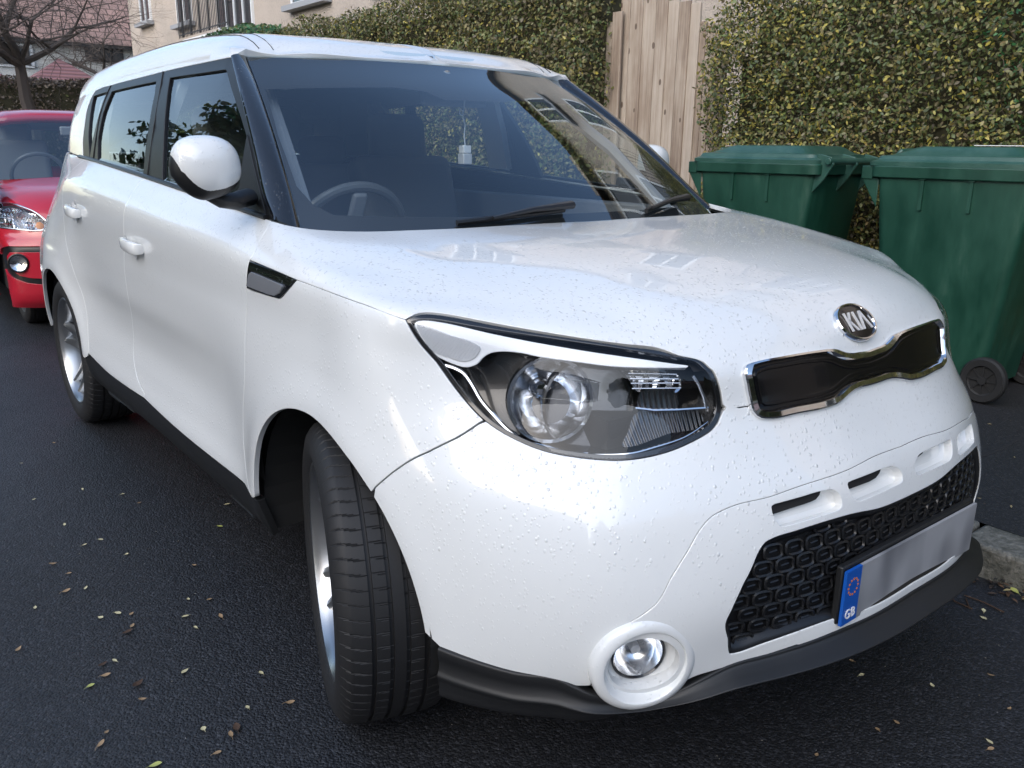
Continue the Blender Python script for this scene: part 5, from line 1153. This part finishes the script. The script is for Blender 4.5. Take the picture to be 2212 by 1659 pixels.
def make_bin(loc, rz, label, group):
    """front (comb bar) towards local -x, hinge side towards +x, wheels at +x"""
    root = empty('wheelie_bin', loc, rz, label, 'wheelie bin', group); H = 1.0
    b = MB(); rings = []
    for z, hx, hy, cx in ((.045, .245, .235, .0), (.30, .275, .252, .0), (.62, .315, .268, .0), (.93, .352, .283, .0), (.965, .354, .284, .0)): rings.append([(x, y, z) for x, y in rrect(hx, hy, .045, 5, cx)])
    loft(b, rings); b.build('bin_body', 'bin_green', root, True)
    b = MB(); rings = [[(x, y, z) for x, y in rrect(hx, hy, .05, 5)] for z, hx, hy in ((.935, .356, .286), (.935, .384, .300), (.985, .386, .302), (.990, .372, .292))]; loft(b, rings); b.box((-.40, 0, .955), (.06, .56, .060)); 
    for y in (-.27, -.14, 0, .14, .27): b.add([(-.43, y - .004, .93), (-.34, y - .004, .80), (-.34, y - .004, .93), (-.43, y + .004, .93), (-.34, y + .004, .80), (-.34, y + .004, .93)], [(0, 1, 2), (5, 4, 3), (0, 3, 4, 1), (1, 4, 5, 2), (2, 5, 3, 0)])
    b.build('rim', 'bin_green', root, bevel=.004)
    b = MB(); rings = [[(x, y, z) for x, y in rrect(hx, hy, r_, 5, cx)] for z, hx, hy, r_, cx in ((.986, .388, .300, .05, -.012), (1.004, .390, .300, .05, -.012), (1.014, .368, .280, .05, -.008), (1.030, .362, .272, .05, -.006), (1.036, .320, .240, .05, .0), (1.066, .250, .215, .06, .02), (1.072, .225, .195, .06, .02))]; loft(b, rings)
    b.build('lid', 'lid_green', root, True)
    b = MB(); b.tube([(-.36, -.10, 1.022), (-.345, -.08, 1.050), (-.33, .0, 1.054), (-.345, .08, 1.050), (-.36, .10, 1.022)], .010, 8, flat=1.2); b.build('grip', 'lid_green', root, True)
    b = MB(); b.tube([(.425, -.27, 1.0), (.425, .27, 1.0)], .016, 12); 
    for y in (-.24, 0, .24): b.add([(.34, y - .008, .99), (.34, y - .008, .85), (.40, y - .008, .915), (.445, y - .008, .985), (.43, y - .008, 1.02), (.36, y - .008, 1.035), (.34, y + .008, .99), (.34, y + .008, .85), (.40, y + .008, .915), (.445, y + .008, .985), (.43, y + .008, 1.02), (.36, y + .008, 1.035)], [(5, 4, 3, 2, 1, 0), (6, 7, 8, 9, 10, 11), (0, 1, 7, 6), (1, 2, 8, 7), (2, 3, 9, 8), (3, 4, 10, 9), (4, 5, 11, 10), (5, 0, 6, 11)])
    b.build('handle', 'lid_green', root, bevel=.003)
    for sy in (-1, 1):
        for x in (-.12, .10): b = MB(); b.box((x, sy * .283, .865), (.016, .012, .13)); b.box((x, sy * .286, .80 + .135), (.03, .016, .010)); o = b.build('rib', 'bin_green', root)
        w_ = empty('wheel', (.275, sy * .262, .10)); w_.parent = root; T = Matrix.Rotation(R(90), 4, 'X')
        b = MB(); b.lathe([(.066, -.022), (.092, -.024), (.100, -.014), (.100, .014), (.092, .024), (.066, .022)], 32, T); b.build('tyre', 'bin_rubber', w_, True)
        b = MB(); b.lathe([(.0, -.020), (.018, -.020), (.020, -.008), (.060, -.010), (.067, -.016), (.067, .016), (.060, .010), (.020, .008), (.018, .020), (0, .020)], 28, T)
        for k in range(8): a = 2 * math.pi * k / 8; b.box((.04 * math.cos(a), 0, .04 * math.sin(a)), (.045, .030, .006), Matrix.Rotation(-a, 3, 'Y'))
        b.build('wheel_hub', 'bin_rubber', w_)
    root.scale = (1.03, 1.0, 1.085); return root
make_bin((2.76, 1.17, .112), R(-90), 'green wheelie bin nearer the camera, its side face and black wheel towards the kerb end', 'green wheelie bins by the hedge')
make_bin((2.68, 2.22, .112), R(-88), 'green wheelie bin turned slightly away, standing in front of the fence end of the hedge', 'green wheelie bins by the hedge')
m_ = MB(); m_.box((2.78, 1.05, 1.281), (.30, .24, .003), Matrix.Rotation(R(9), 3, 'Z')); o = m_.build('paper_sheet', 'white_print'); tag(o, 'flat white sheet lying on the lid of the nearer green bin', 'sheet')
o = scatter('lid_litter', 90, lambda k: (2.68 + random.gauss(0, .07), 2.25 + random.gauss(0, .12), 1.279), [(.45, .45, .35), (.5, .42, .2), (.2, .2, .12)], .010, 'litter'); tag(o, kind='stuff')

# ------------------------------------------------------------ buildings
def roughcast(name, c):
    m = mat(name, c, .9); nh = N(m); v = nh.obj(); a = nh.noise(18, 5, .7, v); nh.l(nh.bump(nh.math('ADD', nh.noise(55, 3, .7, v), a), .9, .03), nh.b.inputs['Normal']); g = nh.noise(.7, 4, .6, v)
    nh.l(nh.ramp(nh.math('ADD', nh.math('MULTIPLY', a, .5), nh.math('MULTIPLY', g, .5)), [(.32, tuple(x * .72 for x in c)), (.55, c), (.72, tuple(min(1, x * 1.12) for x in c))]), nh.b.inputs['Base Color'])
roughcast('roughcast_cream', (.50, .43, .37)); roughcast('roughcast_white', (.62, .62, .60)); mat('upvc', (.72, .73, .74), .35); mat('window_dark', (.03, .035, .04), .08, 0, .6); mat('sill_grey', (.28, .29, .31), .7); mat('iron', (.02, .02, .022), .5); mat('curtain', (.45, .45, .42), .8)
m = mat('roof_tiles', (.26, .15, .13), .85); nh = N(m); v = nh.obj(); wv_ = nh.n('ShaderNodeTexBrick'); wv_.inputs['Scale'].default_value = 1; wv_.inputs['Brick Width'].default_value = .42; wv_.inputs['Row Height'].default_value = .40; wv_.inputs['Mortar Size'].default_value = .025
wv_.inputs['Color1'].default_value = (.36, .23, .20, 1); wv_.inputs['Color2'].default_value = (.27, .18, .16, 1); wv_.inputs['Mortar'].default_value = (.08, .055, .05, 1); uvn = nh.n('ShaderNodeTexCoord').outputs['UV']; nh.l(uvn, wv_.inputs[0]); nh.l(wv_.outputs[0], nh.b.inputs['Base Color']); nh.l(nh.bump(wv_.outputs[1], .8, .03), nh.b.inputs['Normal'])
def quad_uv(name, V4, m, parent):
    o = mesh(name, V4, [(0, 1, 2, 3)], m, parent, smooth=False); uvl = o.data.uv_layers.new(name='UVMap'); V4 = [np.array(q, float) for q in V4]; e1 = np.linalg.norm(V4[1] - V4[0]); e2 = np.linalg.norm(V4[3] - V4[0]); w3 = np.linalg.norm(V4[2] - V4[3])
    for l, q in zip(range(4), ((0, 0), (e1, 0), ((e1 + w3) / 2, e2), ((e1 - w3) / 2, e2))): uvl.data[l].uv = q
    return o
bl_ = empty('apartment_block', (0, 0, 0), 0, 'cream roughcast flats with white windows and an iron balcony rail behind the hedge', 'building')
b = MB(); b.box((13.5, 12.2, 4.4), (10, 48.2, 8.8)); b.build('wall', 'roughcast_cream', bl_)
def window(x, y0, y1, z0, z1, par, sill=True, split=1, nx=-1, depth=.06):
    f = MB(); yc = (y0 + y1) / 2; w_, h_ = y1 - y0, z1 - z0; t = .07
    for c, d in (((x, yc, z0 + t / 2), (.08, w_, t)), ((x, yc, z1 - t / 2), (.08, w_, t)), ((x, y0 + t / 2, (z0 + z1) / 2), (.08, t, h_ - 2 * t)), ((x, y1 - t / 2, (z0 + z1) / 2), (.08, t, h_ - 2 * t))): f.box(c, d)
    for k in range(split): f.box((x, y0 + w_ * (k + 1) / (split + 1), (z0 + z1) / 2), (.085, .06, h_ - 2 * t))
    fr = f.build('window_frame', 'upvc', par)
    g = MB(); g.box((x + .01 * -nx, yc, (z0 + z1) / 2), (.03, w_ - .1, h_ - .1)); g.build('pane', 'window_dark', fr)
    if sill: s = MB(); s.box((x + nx * .10, yc, z0 - .07), (.26, w_ + .35, .13)); s.build('sill', 'sill_grey', fr)
    return fr
W_ = 8.46
window(W_, 33.35, 34.6, 5.55, 7.3, bl_); window(W_, 28.95, 30.4, 5.10, 6.9, bl_); window(W_, 19.3, 21.3, 4.70, 6.0, bl_)
window(W_, 23.9, 26.6, 4.45, 7.0, bl_, sill=False, split=3)
b = MB(); b.box((W_ - .35, 25.8, 4.30), (.85, 3.9, .12)); b.build('balcony_slab', 'upvc', bl_)
def railing(x, y0, y1, z0, z1, par):
    b = MB(); b.box((x, (y0 + y1) / 2, z1), (.04, y1 - y0, .04)); b.box((x, (y0 + y1) / 2, z0 + .08), (.03, y1 - y0, .03)); n = int((y1 - y0) / .13)
    for k in range(n + 1): b.box((x, y0 + (y1 - y0) * k / n, (z0 + z1) / 2), (.018 if k % 6 else .04, .018 if k % 6 else .04, z1 - z0))
    b.build('balcony_rail', 'iron', par)
railing(W_ - .75, 23.8, 28.1, 4.43, 5.60, bl_)
for yy in (-6, 3.5, 12.5):
    window(W_, yy - 1.1, yy + 1.1, 4.3, 6.3, bl_, sill=False, split=2); window(W_, yy + 3.2, yy + 4.4, 4.6, 6.1, bl_); window(W_, yy - 1, yy + 1, 1.2, 2.6, bl_)
    b = MB(); b.box((W_ - .4, yy, 4.2), (.85, 3.6, .14)); b.build('balcony_slab', 'upvc', bl_); railing(W_ - .80, yy - 1.75, yy + 1.75, 4.27, 5.35, bl_)
    window(W_, yy + 3.2, yy + 4.4, 7.2, 8.5, bl_); window(W_, yy - 1.0, yy + 1.0, 7.2, 8.5, bl_, split=2)
quad_uv('roof', [(8.1, -12.5, 8.75), (8.1, 36.9, 8.75), (13.5, 36.9, 12.2), (13.5, -12.5, 12.2)][::-1], 'roof_tiles', bl_); quad_uv('roof', [(18.9, -12.5, 8.75), (18.9, 36.9, 8.75), (13.5, 36.9, 12.2), (13.5, -12.5, 12.2)], 'roof_tiles', bl_)
# aerial and chimneys on the flats (seen mirrored in the windscreen)
b = MB(); b.box((13.5, 6, 12.6), (1.2, 2.2, 1.8)); b.box((13.5, 22, 12.6), (1.2, 2.2, 1.8)); b.build('chimney', 'roughcast_cream', bl_)

ho = empty('house', (0, 0, 0), 0, 'white rendered house with a red tiled roof beyond the bare tree', 'building')
b = MB(); b.box((6.2, 49, 2.9), (13.5, 8, 5.9)); b.build('wall', 'roughcast_white', ho)
quad_uv('roof', [(-1.2, 44.6, 5.72), (13.6, 44.6, 5.72), (13.6, 49, 10.6), (-1.2, 49, 10.6)], 'roof_tiles', ho); quad_uv('roof', [(13.6, 53.4, 5.7), (-1.2, 53.4, 5.7), (-1.2, 49, 10.6), (13.6, 49, 10.6)], 'roof_tiles', ho)
b = MB(); b.box((6.2, 44.75, 5.68), (14.6, .2, .22)); b.build('gutter', 'iron', ho)
f_ = MB(); f_.box((9.55, 44.95, 5.33), (1.7, .10, .72)); fr = f_.build('window_frame', 'iron', ho); g = MB(); g.box((9.35, 44.88, 5.33), (1.0, .05, .60)); g.box((10.1, 44.88, 5.33), (.35, .05, .60)); g.build('pane', 'window_dark', fr)
f_ = MB(); f_.box((5.4, 44.95, 5.0), (2.2, .10, 1.0)); fr = f_.build('window_frame', 'upvc', ho); g = MB(); g.box((5.4, 44.88, 5.0), (1.9, .05, .8)); g.build('pane', 'window_dark', fr)
b = MB(); b.box((8.2, 49, 11.1), (1.2, 1.2, 1.8)); b.build('chimney', 'roughcast_white', ho)
def hut(cx, cy, w_, ze, zp, lab):
    h = empty('garage', (0, 0, 0), 0, lab, 'garage'); b = MB(); b.box((cx, cy, ze / 2), (w_ - .3, w_ - .3, ze)); b.build('wall', 'roughcast_white', h)
    b = MB(); v = [(cx - w_ / 2, cy - w_ / 2, ze), (cx + w_ / 2, cy - w_ / 2, ze), (cx + w_ / 2, cy + w_ / 2, ze), (cx - w_ / 2, cy + w_ / 2, ze), (cx, cy, zp)]; o = mesh('roof', v, [(0, 1, 4), (1, 2, 4), (2, 3, 4), (3, 0, 4)], 'hut_tiles', h, smooth=False)
m = mat('hut_tiles', (.17, .06, .065), .8); nh = N(m); wv_ = nh.n('ShaderNodeTexWave'); wv_.inputs['Scale'].default_value = 2.2; wv_.bands_direction = 'Z'; nh.l(nh.obj(), wv_.inputs[0]); nh.l(nh.bump(wv_.outputs[1], .7, .05), nh.b.inputs['Normal']); nh.l(nh.ramp(wv_.outputs[1], [(0, (.13, .065, .07)), (1, (.26, .13, .135))]), nh.b.inputs['Base Color'])
hut(6.35, 39, 2.9, 3.45, 4.5, 'small outbuilding with a pointed maroon tiled roof right of the bare tree trunk'); hut(3.2, 41, 3.4, 3.5, 4.55, 'small outbuilding with a maroon tiled roof left of the bare tree trunk')

# terrace across the street behind the camera and along the left, seen only as reflections
def row_house(cx, cy, wx, wy, h, lab, face):
    r_ = empty('terraced_house', (0, 0, 0), 0, lab, 'building'); b = MB(); b.box((cx, cy, h / 2), (wx, wy, h)); b.build('wall', 'roughcast_cream', r_)
    if face == 'y':
        quad_uv('roof', [(cx - wx / 2 - .3, cy - wy / 2 - .3, h), (cx + wx / 2 + .3, cy - wy / 2 - .3, h), (cx + wx / 2 + .3, cy, h + 3), (cx - wx / 2 - .3, cy, h + 3)], 'roof_tiles', r_); quad_uv('roof', [(cx + wx / 2 + .3, cy + wy / 2 + .3, h), (cx - wx / 2 - .3, cy + wy / 2 + .3, h), (cx - wx / 2 - .3, cy, h + 3), (cx + wx / 2 + .3, cy, h + 3)], 'roof_tiles', r_)
    else:
        quad_uv('roof', [(cx + wx / 2 + .3, cy - wy / 2 - .3, h), (cx + wx / 2 + .3, cy + wy / 2 + .3, h), (cx, cy + wy / 2 + .3, h + 3), (cx, cy - wy / 2 - .3, h + 3)], 'roof_tiles', r_); quad_uv('roof', [(cx - wx / 2 - .3, cy + wy / 2 + .3, h), (cx - wx / 2 - .3, cy - wy / 2 - .3, h), (cx, cy - wy / 2 - .3, h + 3), (cx, cy + wy / 2 + .3, h + 3)], 'roof_tiles', r_)
        for yy in np.arange(cy - wy / 2 + 2, cy + wy / 2 - 1, 3.4):
            for z in (1.0, 3.8): window(cx + wx / 2 + .02, yy - .7, yy + .7, z, z + 1.4, r_, nx=1)
    b = MB(); b.box((cx, cy, h + 3), (1, 1.6, 1.8)); b.build('chimney', 'roughcast_cream', r_)
row_house(-17, -6, 8, 16, 5.6, 'cream terraced house across the street from the white car', 'x'); row_house(-17, 14, 8, 16, 5.6, 'cream terraced house across the street, level with the red car', 'x'); row_house(-15, 36, 8, 16, 5.6, 'cream terraced house across the street at the far end', 'x'); row_house(-3, -25, 26, 8, 5.6, 'cream terraced house behind the camera across the junction', 'y')

# ------------------------------------------------------------ trees
mat('bark', (.085, .070, .062), .9)
def bare_tree(label, base, h, levels=6, lean=(0, 0), seed=3, r0=.19):
    rnd = random.Random(seed); par = empty('bare_tree', (0, 0, 0), 0, label, 'tree'); tb = MB(); cb = MB()
    def grow(p, d, L, r, lv):
        n = 4; pts = [p]; dd = d.copy()
        for k in range(n):
            dd = (dd + Vector((rnd.uniform(-1, 1), rnd.uniform(-1, 1), rnd.uniform(-.75, .65))) * (.20 if lv < 3 else .30)).normalized(); pts.append(pts[-1] + dd * L / n)
        rr = [r * (1 - .45 * k / n) for k in range(n + 1)]; (tb if lv < 2 else cb).tube(pts, rr, 7 if lv < 3 else 4)
        if lv >= levels: return
        nb = 7 if lv == 0 else (4 if lv < 4 else 3)
        for k in range(nb):
            i = n if k == 0 else rnd.randint(2, n); q = pts[i if lv else n]; a = Vector((rnd.uniform(-1, 1), rnd.uniform(-1, 1), rnd.uniform(-.45, .55))).normalized(); nd = (dd * (.60 if lv else .42) + a * (.80 if lv else .95)).normalized(); 
            if lv < 2: nd.z = abs(nd.z) * .8 + .12; nd.normalize()
            grow(q, nd, (L * rnd.uniform(.66, .88) if lv else rnd.uniform(1.3, 2.0)), rr[i] * rnd.uniform(.55, .72), lv + 1)
    grow(Vector(base), Vector((lean[0], lean[1], 1)).normalized(), h, r0, 0); tb.build('trunk', 'bark', par, True); cb.build('crown', 'bark', par, False); return par
bare_tree('gnarled leafless tree behind the red car, its twigs in front of the white house', (2.45, 22.6, 0), 3.0, 7, (-.02, 0), 11, .21)
bare_tree('leafless tree further off in front of the white house roof', (8.3, 41, 0), 4.2, 5, (0, 0), 5, .14)
def conifer(label, x, y, h, r):
    par = empty('evergreen_tree', (0, 0, 0), 0, label, 'tree'); b = MB(); b.tube([(x, y, 0), (x, y, h)], [.2, .03], 8); b.build('trunk', 'bark', par, True); n = 26000; z = h * (.12 + .88 * rng.random(n)); rad = r * (1 - z / h) ** .75 * (.75 + .35 * np.abs(np.sin(z * 3.1))) * (.45 + .55 * rng.random(n) ** .4); a = rng.uniform(0, 6.283, n); rad *= 1 + .25 * np.sin(a * 5 + z * 2)
    Q = np.stack([x + rad * np.cos(a), y + rad * np.sin(a), z - rad * .25], 1); foliage('crown', Q, np.stack([np.cos(a), np.sin(a), 0 * a + .3], 1), .09, pick(n, [GREENS, LUSH], np.tile([1., .3], (n, 1))), par)
conifer('dark evergreen tree on the far side of the street beside the red car', -5.2, 11.0, 8.2, 3.0); conifer('dark evergreen tree across the street opposite the white car', -10.5, 24, 7.5, 2.8); conifer('dark evergreen tree across the junction behind the camera, right of the terrace end', 7, -16, 8, 3.2); conifer('dark evergreen tree across the junction behind the camera, left of the terrace end', -11, -15, 7, 3.0)

# ------------------------------------------------------------ red car parked behind
rc = empty('parked_car', (0, 0, 0), 0, 'small red hatchback parked nose-on behind the white car', 'car'); Y0 = 5.38
rz_ = [.17, .24, .34, .47, .58, .67, .76, .85, .92, .97, 1.01]; ry_ = [.10, .02, .0, .005, .015, .035, .075, .15, .30, .55, .86]; colr = []
for x in (0, .22, .42, .58, .69, .77):
    a = x / .82; cx_ = .10 * a * a + .20 * a ** 6; colr.append([(-x * (1 - .10 * max(0, (z - .8)) / .2), Y0 + yy * (1 - .25 * a * a) + cx_ + (.12 * a ** 4 * (z > .6)), z - .035 * a * a * (z > .8)) for z, yy in zip(rz_, ry_)])
for y, xs_, top in ((.42, .80, .95), (.85, .82, .985), (1.5, .82, .99), (2.3, .82, 1.01), (3.0, .80, 1.03), (3.4, .70, 1.03)):
    colr.append([(-xs_ * (1 - .02 * (i == 0)) + .055 * max(0, z - .72) / .28, Y0 + y, z if i < 6 else z * 1.0 - (1.01 - top) * (i - 5) / 5) for i, z in enumerate(rz_)])
colr.append([(0, Y0 + 3.5, z) for z in rz_]); hr = np.array(colr); RED = Net(np.concatenate([hr[::-1], (hr * [-1, 1, 1])[1:]], 0).transpose(1, 0, 2))
def rarch(y): return outline(RED, [('s', y + .32 * math.cos(R(a)), .29 + .32 * math.sin(R(a))) for a in range(0, 360, 15)], corner=())
lamp_r = outline(RED, [('c', -40, 445), ('c', 0, 437), ('c', 37, 441), ('c', 75, 456), ('c', 98, 473), ('c', 110, 485), ('c', 100, 496), ('c', 84, 500), ('c', 49, 498), ('c', 0, 493), ('c', -50, 487)], corner=())
meshr = outline(RED, [z5(345, 292), z5(60, 292), z5(5, 308), z5(0, 340), z5(15, 410), z5(45, 485), z5(110, 540), z5(200, 572), z5(345, 588), z5(345, 537), z5(230, 532), z5(150, 515), z5(92, 475), z5(62, 425), z5(50, 370), z5(72, 342), z5(345, 340)], corner='all')
ue, ve = RED.U[-1] - .01, RED.V[-1] - .005
Pb = np.array([[-ue, .01], [ue, .01], [ue, ve], [-ue, ve]])
V_, F_, N_ = sheet(RED, spl(Pb, .05, True, range(4)), holes=[rarch(Y0 + .62), mir(rarch(Y0 + .62)), rarch(Y0 + 2.95), mir(rarch(Y0 + 2.95)), lamp_r, mir(lamp_r), meshr, mir(meshr)], gap=0, depth=.03, sp=.05); mesh('car_body', V_, F_, 'red_paint', rc, normals=N_)
for sx in (1, -1):
    V, F, NN = sheet(RED, meshr, gap=0, depth=0, off=-.012, sp=.05); msh('bumper_mesh', V, F, NN, 'grille_black', rc, sx)
    hl_ = empty('headlight'); hl_.parent = rc
    V, F, NN = sheet(RED, lamp_r, gap=0, depth=0, off=-.05, sp=.05); msh('reflector', V, F, NN, 'faceted', hl_, sx); V, F, NN = sheet(RED, lamp_r, gap=.002, depth=0, off=.001, sp=.05); msh('lens', V, F, NN, 'lens_glass', hl_, sx)
    P = RED.S([RED.at(('c', 40, 470))], -.035)[0] * [sx, 1, 1]; T = Matrix.Translation(Vector(P)) @ Matrix.Rotation(R(90), 4, 'X')
    b = MB(); b.lathe([(.0, -.03), (.03, -.02), (.055, .01), (.058, .015)], 28, T); b.build('lamp_bowl', 'bowl_chrome', hl_, True)
    P = RED.S([RED.at(('c', 84, 487))], -.02)[0] * [sx, 1, 1]; b = MB(); b.lathe([(.0, .008), (.02, .004), (.024, -.01)], 20, Matrix.Translation(Vector(P)) @ Matrix.Rotation(R(90), 4, 'X')); b.build('indicator', 'amber', hl_, True)
    V, F = bevel_ring(RED, lamp_r if area2(lamp_r) > 0 else lamp_r[::-1], [0, .004, .010], [.001, .004, .0]); V = V * [sx, 1, 1]; mesh('lamp_rim', V, F, 'chrome_dull', hl_)
    fg = empty('fog_light'); fg.parent = rc; P = RED.S([RED.at(('c', 44, 568))], .022)[0] * [sx, 1, 1]; T = Matrix.Translation(Vector(P)) @ Vector((-.35 * sx, -.94, 0)).to_track_quat('Z', 'Y').to_matrix().to_4x4()
    b = MB(); b.lathe([(.062, -.02), (.062, .004), (.056, .008), (.050, .002)], 28, T); b.build('fog_ring', 'satin_black', fg, True); b = MB(); b.lathe([(.051, .002), (.03, -.012), (0, -.018)], 28, T); b.build('reflector', 'bowl_chrome', fg, True)
b = MB(); b.box((0, Y0 + .16, .40), (.86, .12, .20)); b.build('lower_grille', 'grille_black', rc, bevel=.02); b = MB(); b.box((0, Y0 + 1.9, .35), (1.45, 2.9, .25)); b.box((0, Y0 + .6, .5), (1.1, .8, .4)); b.build('underbody', 'underbody', rc)
# cabin
def rcx(y, z): return np.interp(z, [.98, 1.5], [.765, .60])
ra, rb_ = Y0 + .84, Y0 + 1.60
b = MB(); v = []; nx_ = 9
rows_ = [(ra + .80, 1.435, .575), (ra + .86, 1.468, .56), (ra + 1.2, 1.502, .56), (ra + 1.9, 1.508, .56), (ra + 2.45, 1.47, .55), (ra + 2.62, 1.40, .54)]
for y, z, hw in rows_:
    for k in range(nx_): s = -1 + 2 * k / (nx_ - 1); v.append((hw * s * 1.04, y + .05 * s * s * (y < ra + 1), z - .045 * s ** 4 - .01 * s * s))
b.add(v, [(j * nx_ + k, j * nx_ + k + 1, (j + 1) * nx_ + k + 1, (j + 1) * nx_ + k) for j in range(len(rows_) - 1) for k in range(nx_ - 1)]); o = b.build('roof', 'red_paint', rc, True, angle=80); md = o.modifiers.new('s', 'SOLIDIFY'); md.thickness = .05; md.offset = -1
for sx in (1, -1):
    b = MB(); b.tube([(sx * .76, ra - .02, .96), (sx * .70, ra + .35, 1.2), (sx * .60, ra + .84, 1.445), (sx * .585, ra + 1.3, 1.475), (sx * .58, ra + 2.4, 1.45)], .032, 8); b.tube([(sx * .58, ra + 2.5, 1.44), (sx * .76, ra + 2.65, 1.0)], .06, 8); b.build('cabin_pillar', 'red_paint', rc, True)
    b = MB(); b.add([(sx * .765, ra + .05, .97), (sx * .765, ra + 2.6, 1.02), (sx * .59, ra + 2.45, 1.42), (sx * .60, ra + .85, 1.44)], [(0, 1, 2, 3)]); b.build('side_window', 'side_glass', rc)
v = []
for t in np.linspace(0, 1, 6):
    for s in np.linspace(-1, 1, 13): v.append(((.755 - .165 * t) * s, ra + .04 + .80 * t - (.10 - .04 * t) * (1 - s * s) * 1.0, .985 + .012 * (1 - s * s) + .455 * t))
o = mesh('windscreen', v, [(j * 13 + k, j * 13 + k + 1, (j + 1) * 13 + k + 1, (j + 1) * 13 + k) for j in range(5) for k in range(12)], 'windscreen_glass', rc)
b = MB(); b.box((0, ra + .2, .90), (1.4, .5, .12)); b.build('dashboard', 'interior', rc, bevel=.02); b = MB(); b.box((0, ra + .78, 1.33), (.22, .03, .07)); b.build('cabin_mirror', 'interior', rc, bevel=.01)
m_ = MB(); Tm = Matrix.Translation((-.36, ra + .45, 1.0)) @ Matrix.Rotation(R(-62), 4, 'X'); m_.tube([Tm @ Vector((.18 * math.cos(2 * math.pi * k / 32), .18 * math.sin(2 * math.pi * k / 32), 0)) for k in range(32)], .015, 8, closed=True); m_.build('steering_wheel', 'wheel_leather', rc, True)
for x in (-.36, .36):
    s = empty('seat', (x, ra + 1.15, 0)); s.parent = rc; rb('backrest', (0, 0, .95), (.44, .14, .62), 'seat_fabric', s, R(-12)); rb('headrest', (0, .08, 1.30), (.24, .10, .18), 'seat_fabric', s)
b = MB(); b.box((0, ra + 2.62, 1.2), (1.15, .02, .36)); b.build('rear_window', 'side_glass', rc)
for sx in (-1, 1):
    for y in (Y0 + .62, Y0 + 2.95):
        w_ = empty('wheel', (sx * .60, y + .05, .29)); w_.parent = rc; w_.scale = (.72, .87, .87); w_.rotation_euler = (0, 0, math.pi if sx > 0 else 0)
        for nm, me in (('tyre', TM), ('rim', RM)): o = bpy.data.objects.new(nm, me); COL.objects.link(o); o.parent = w_
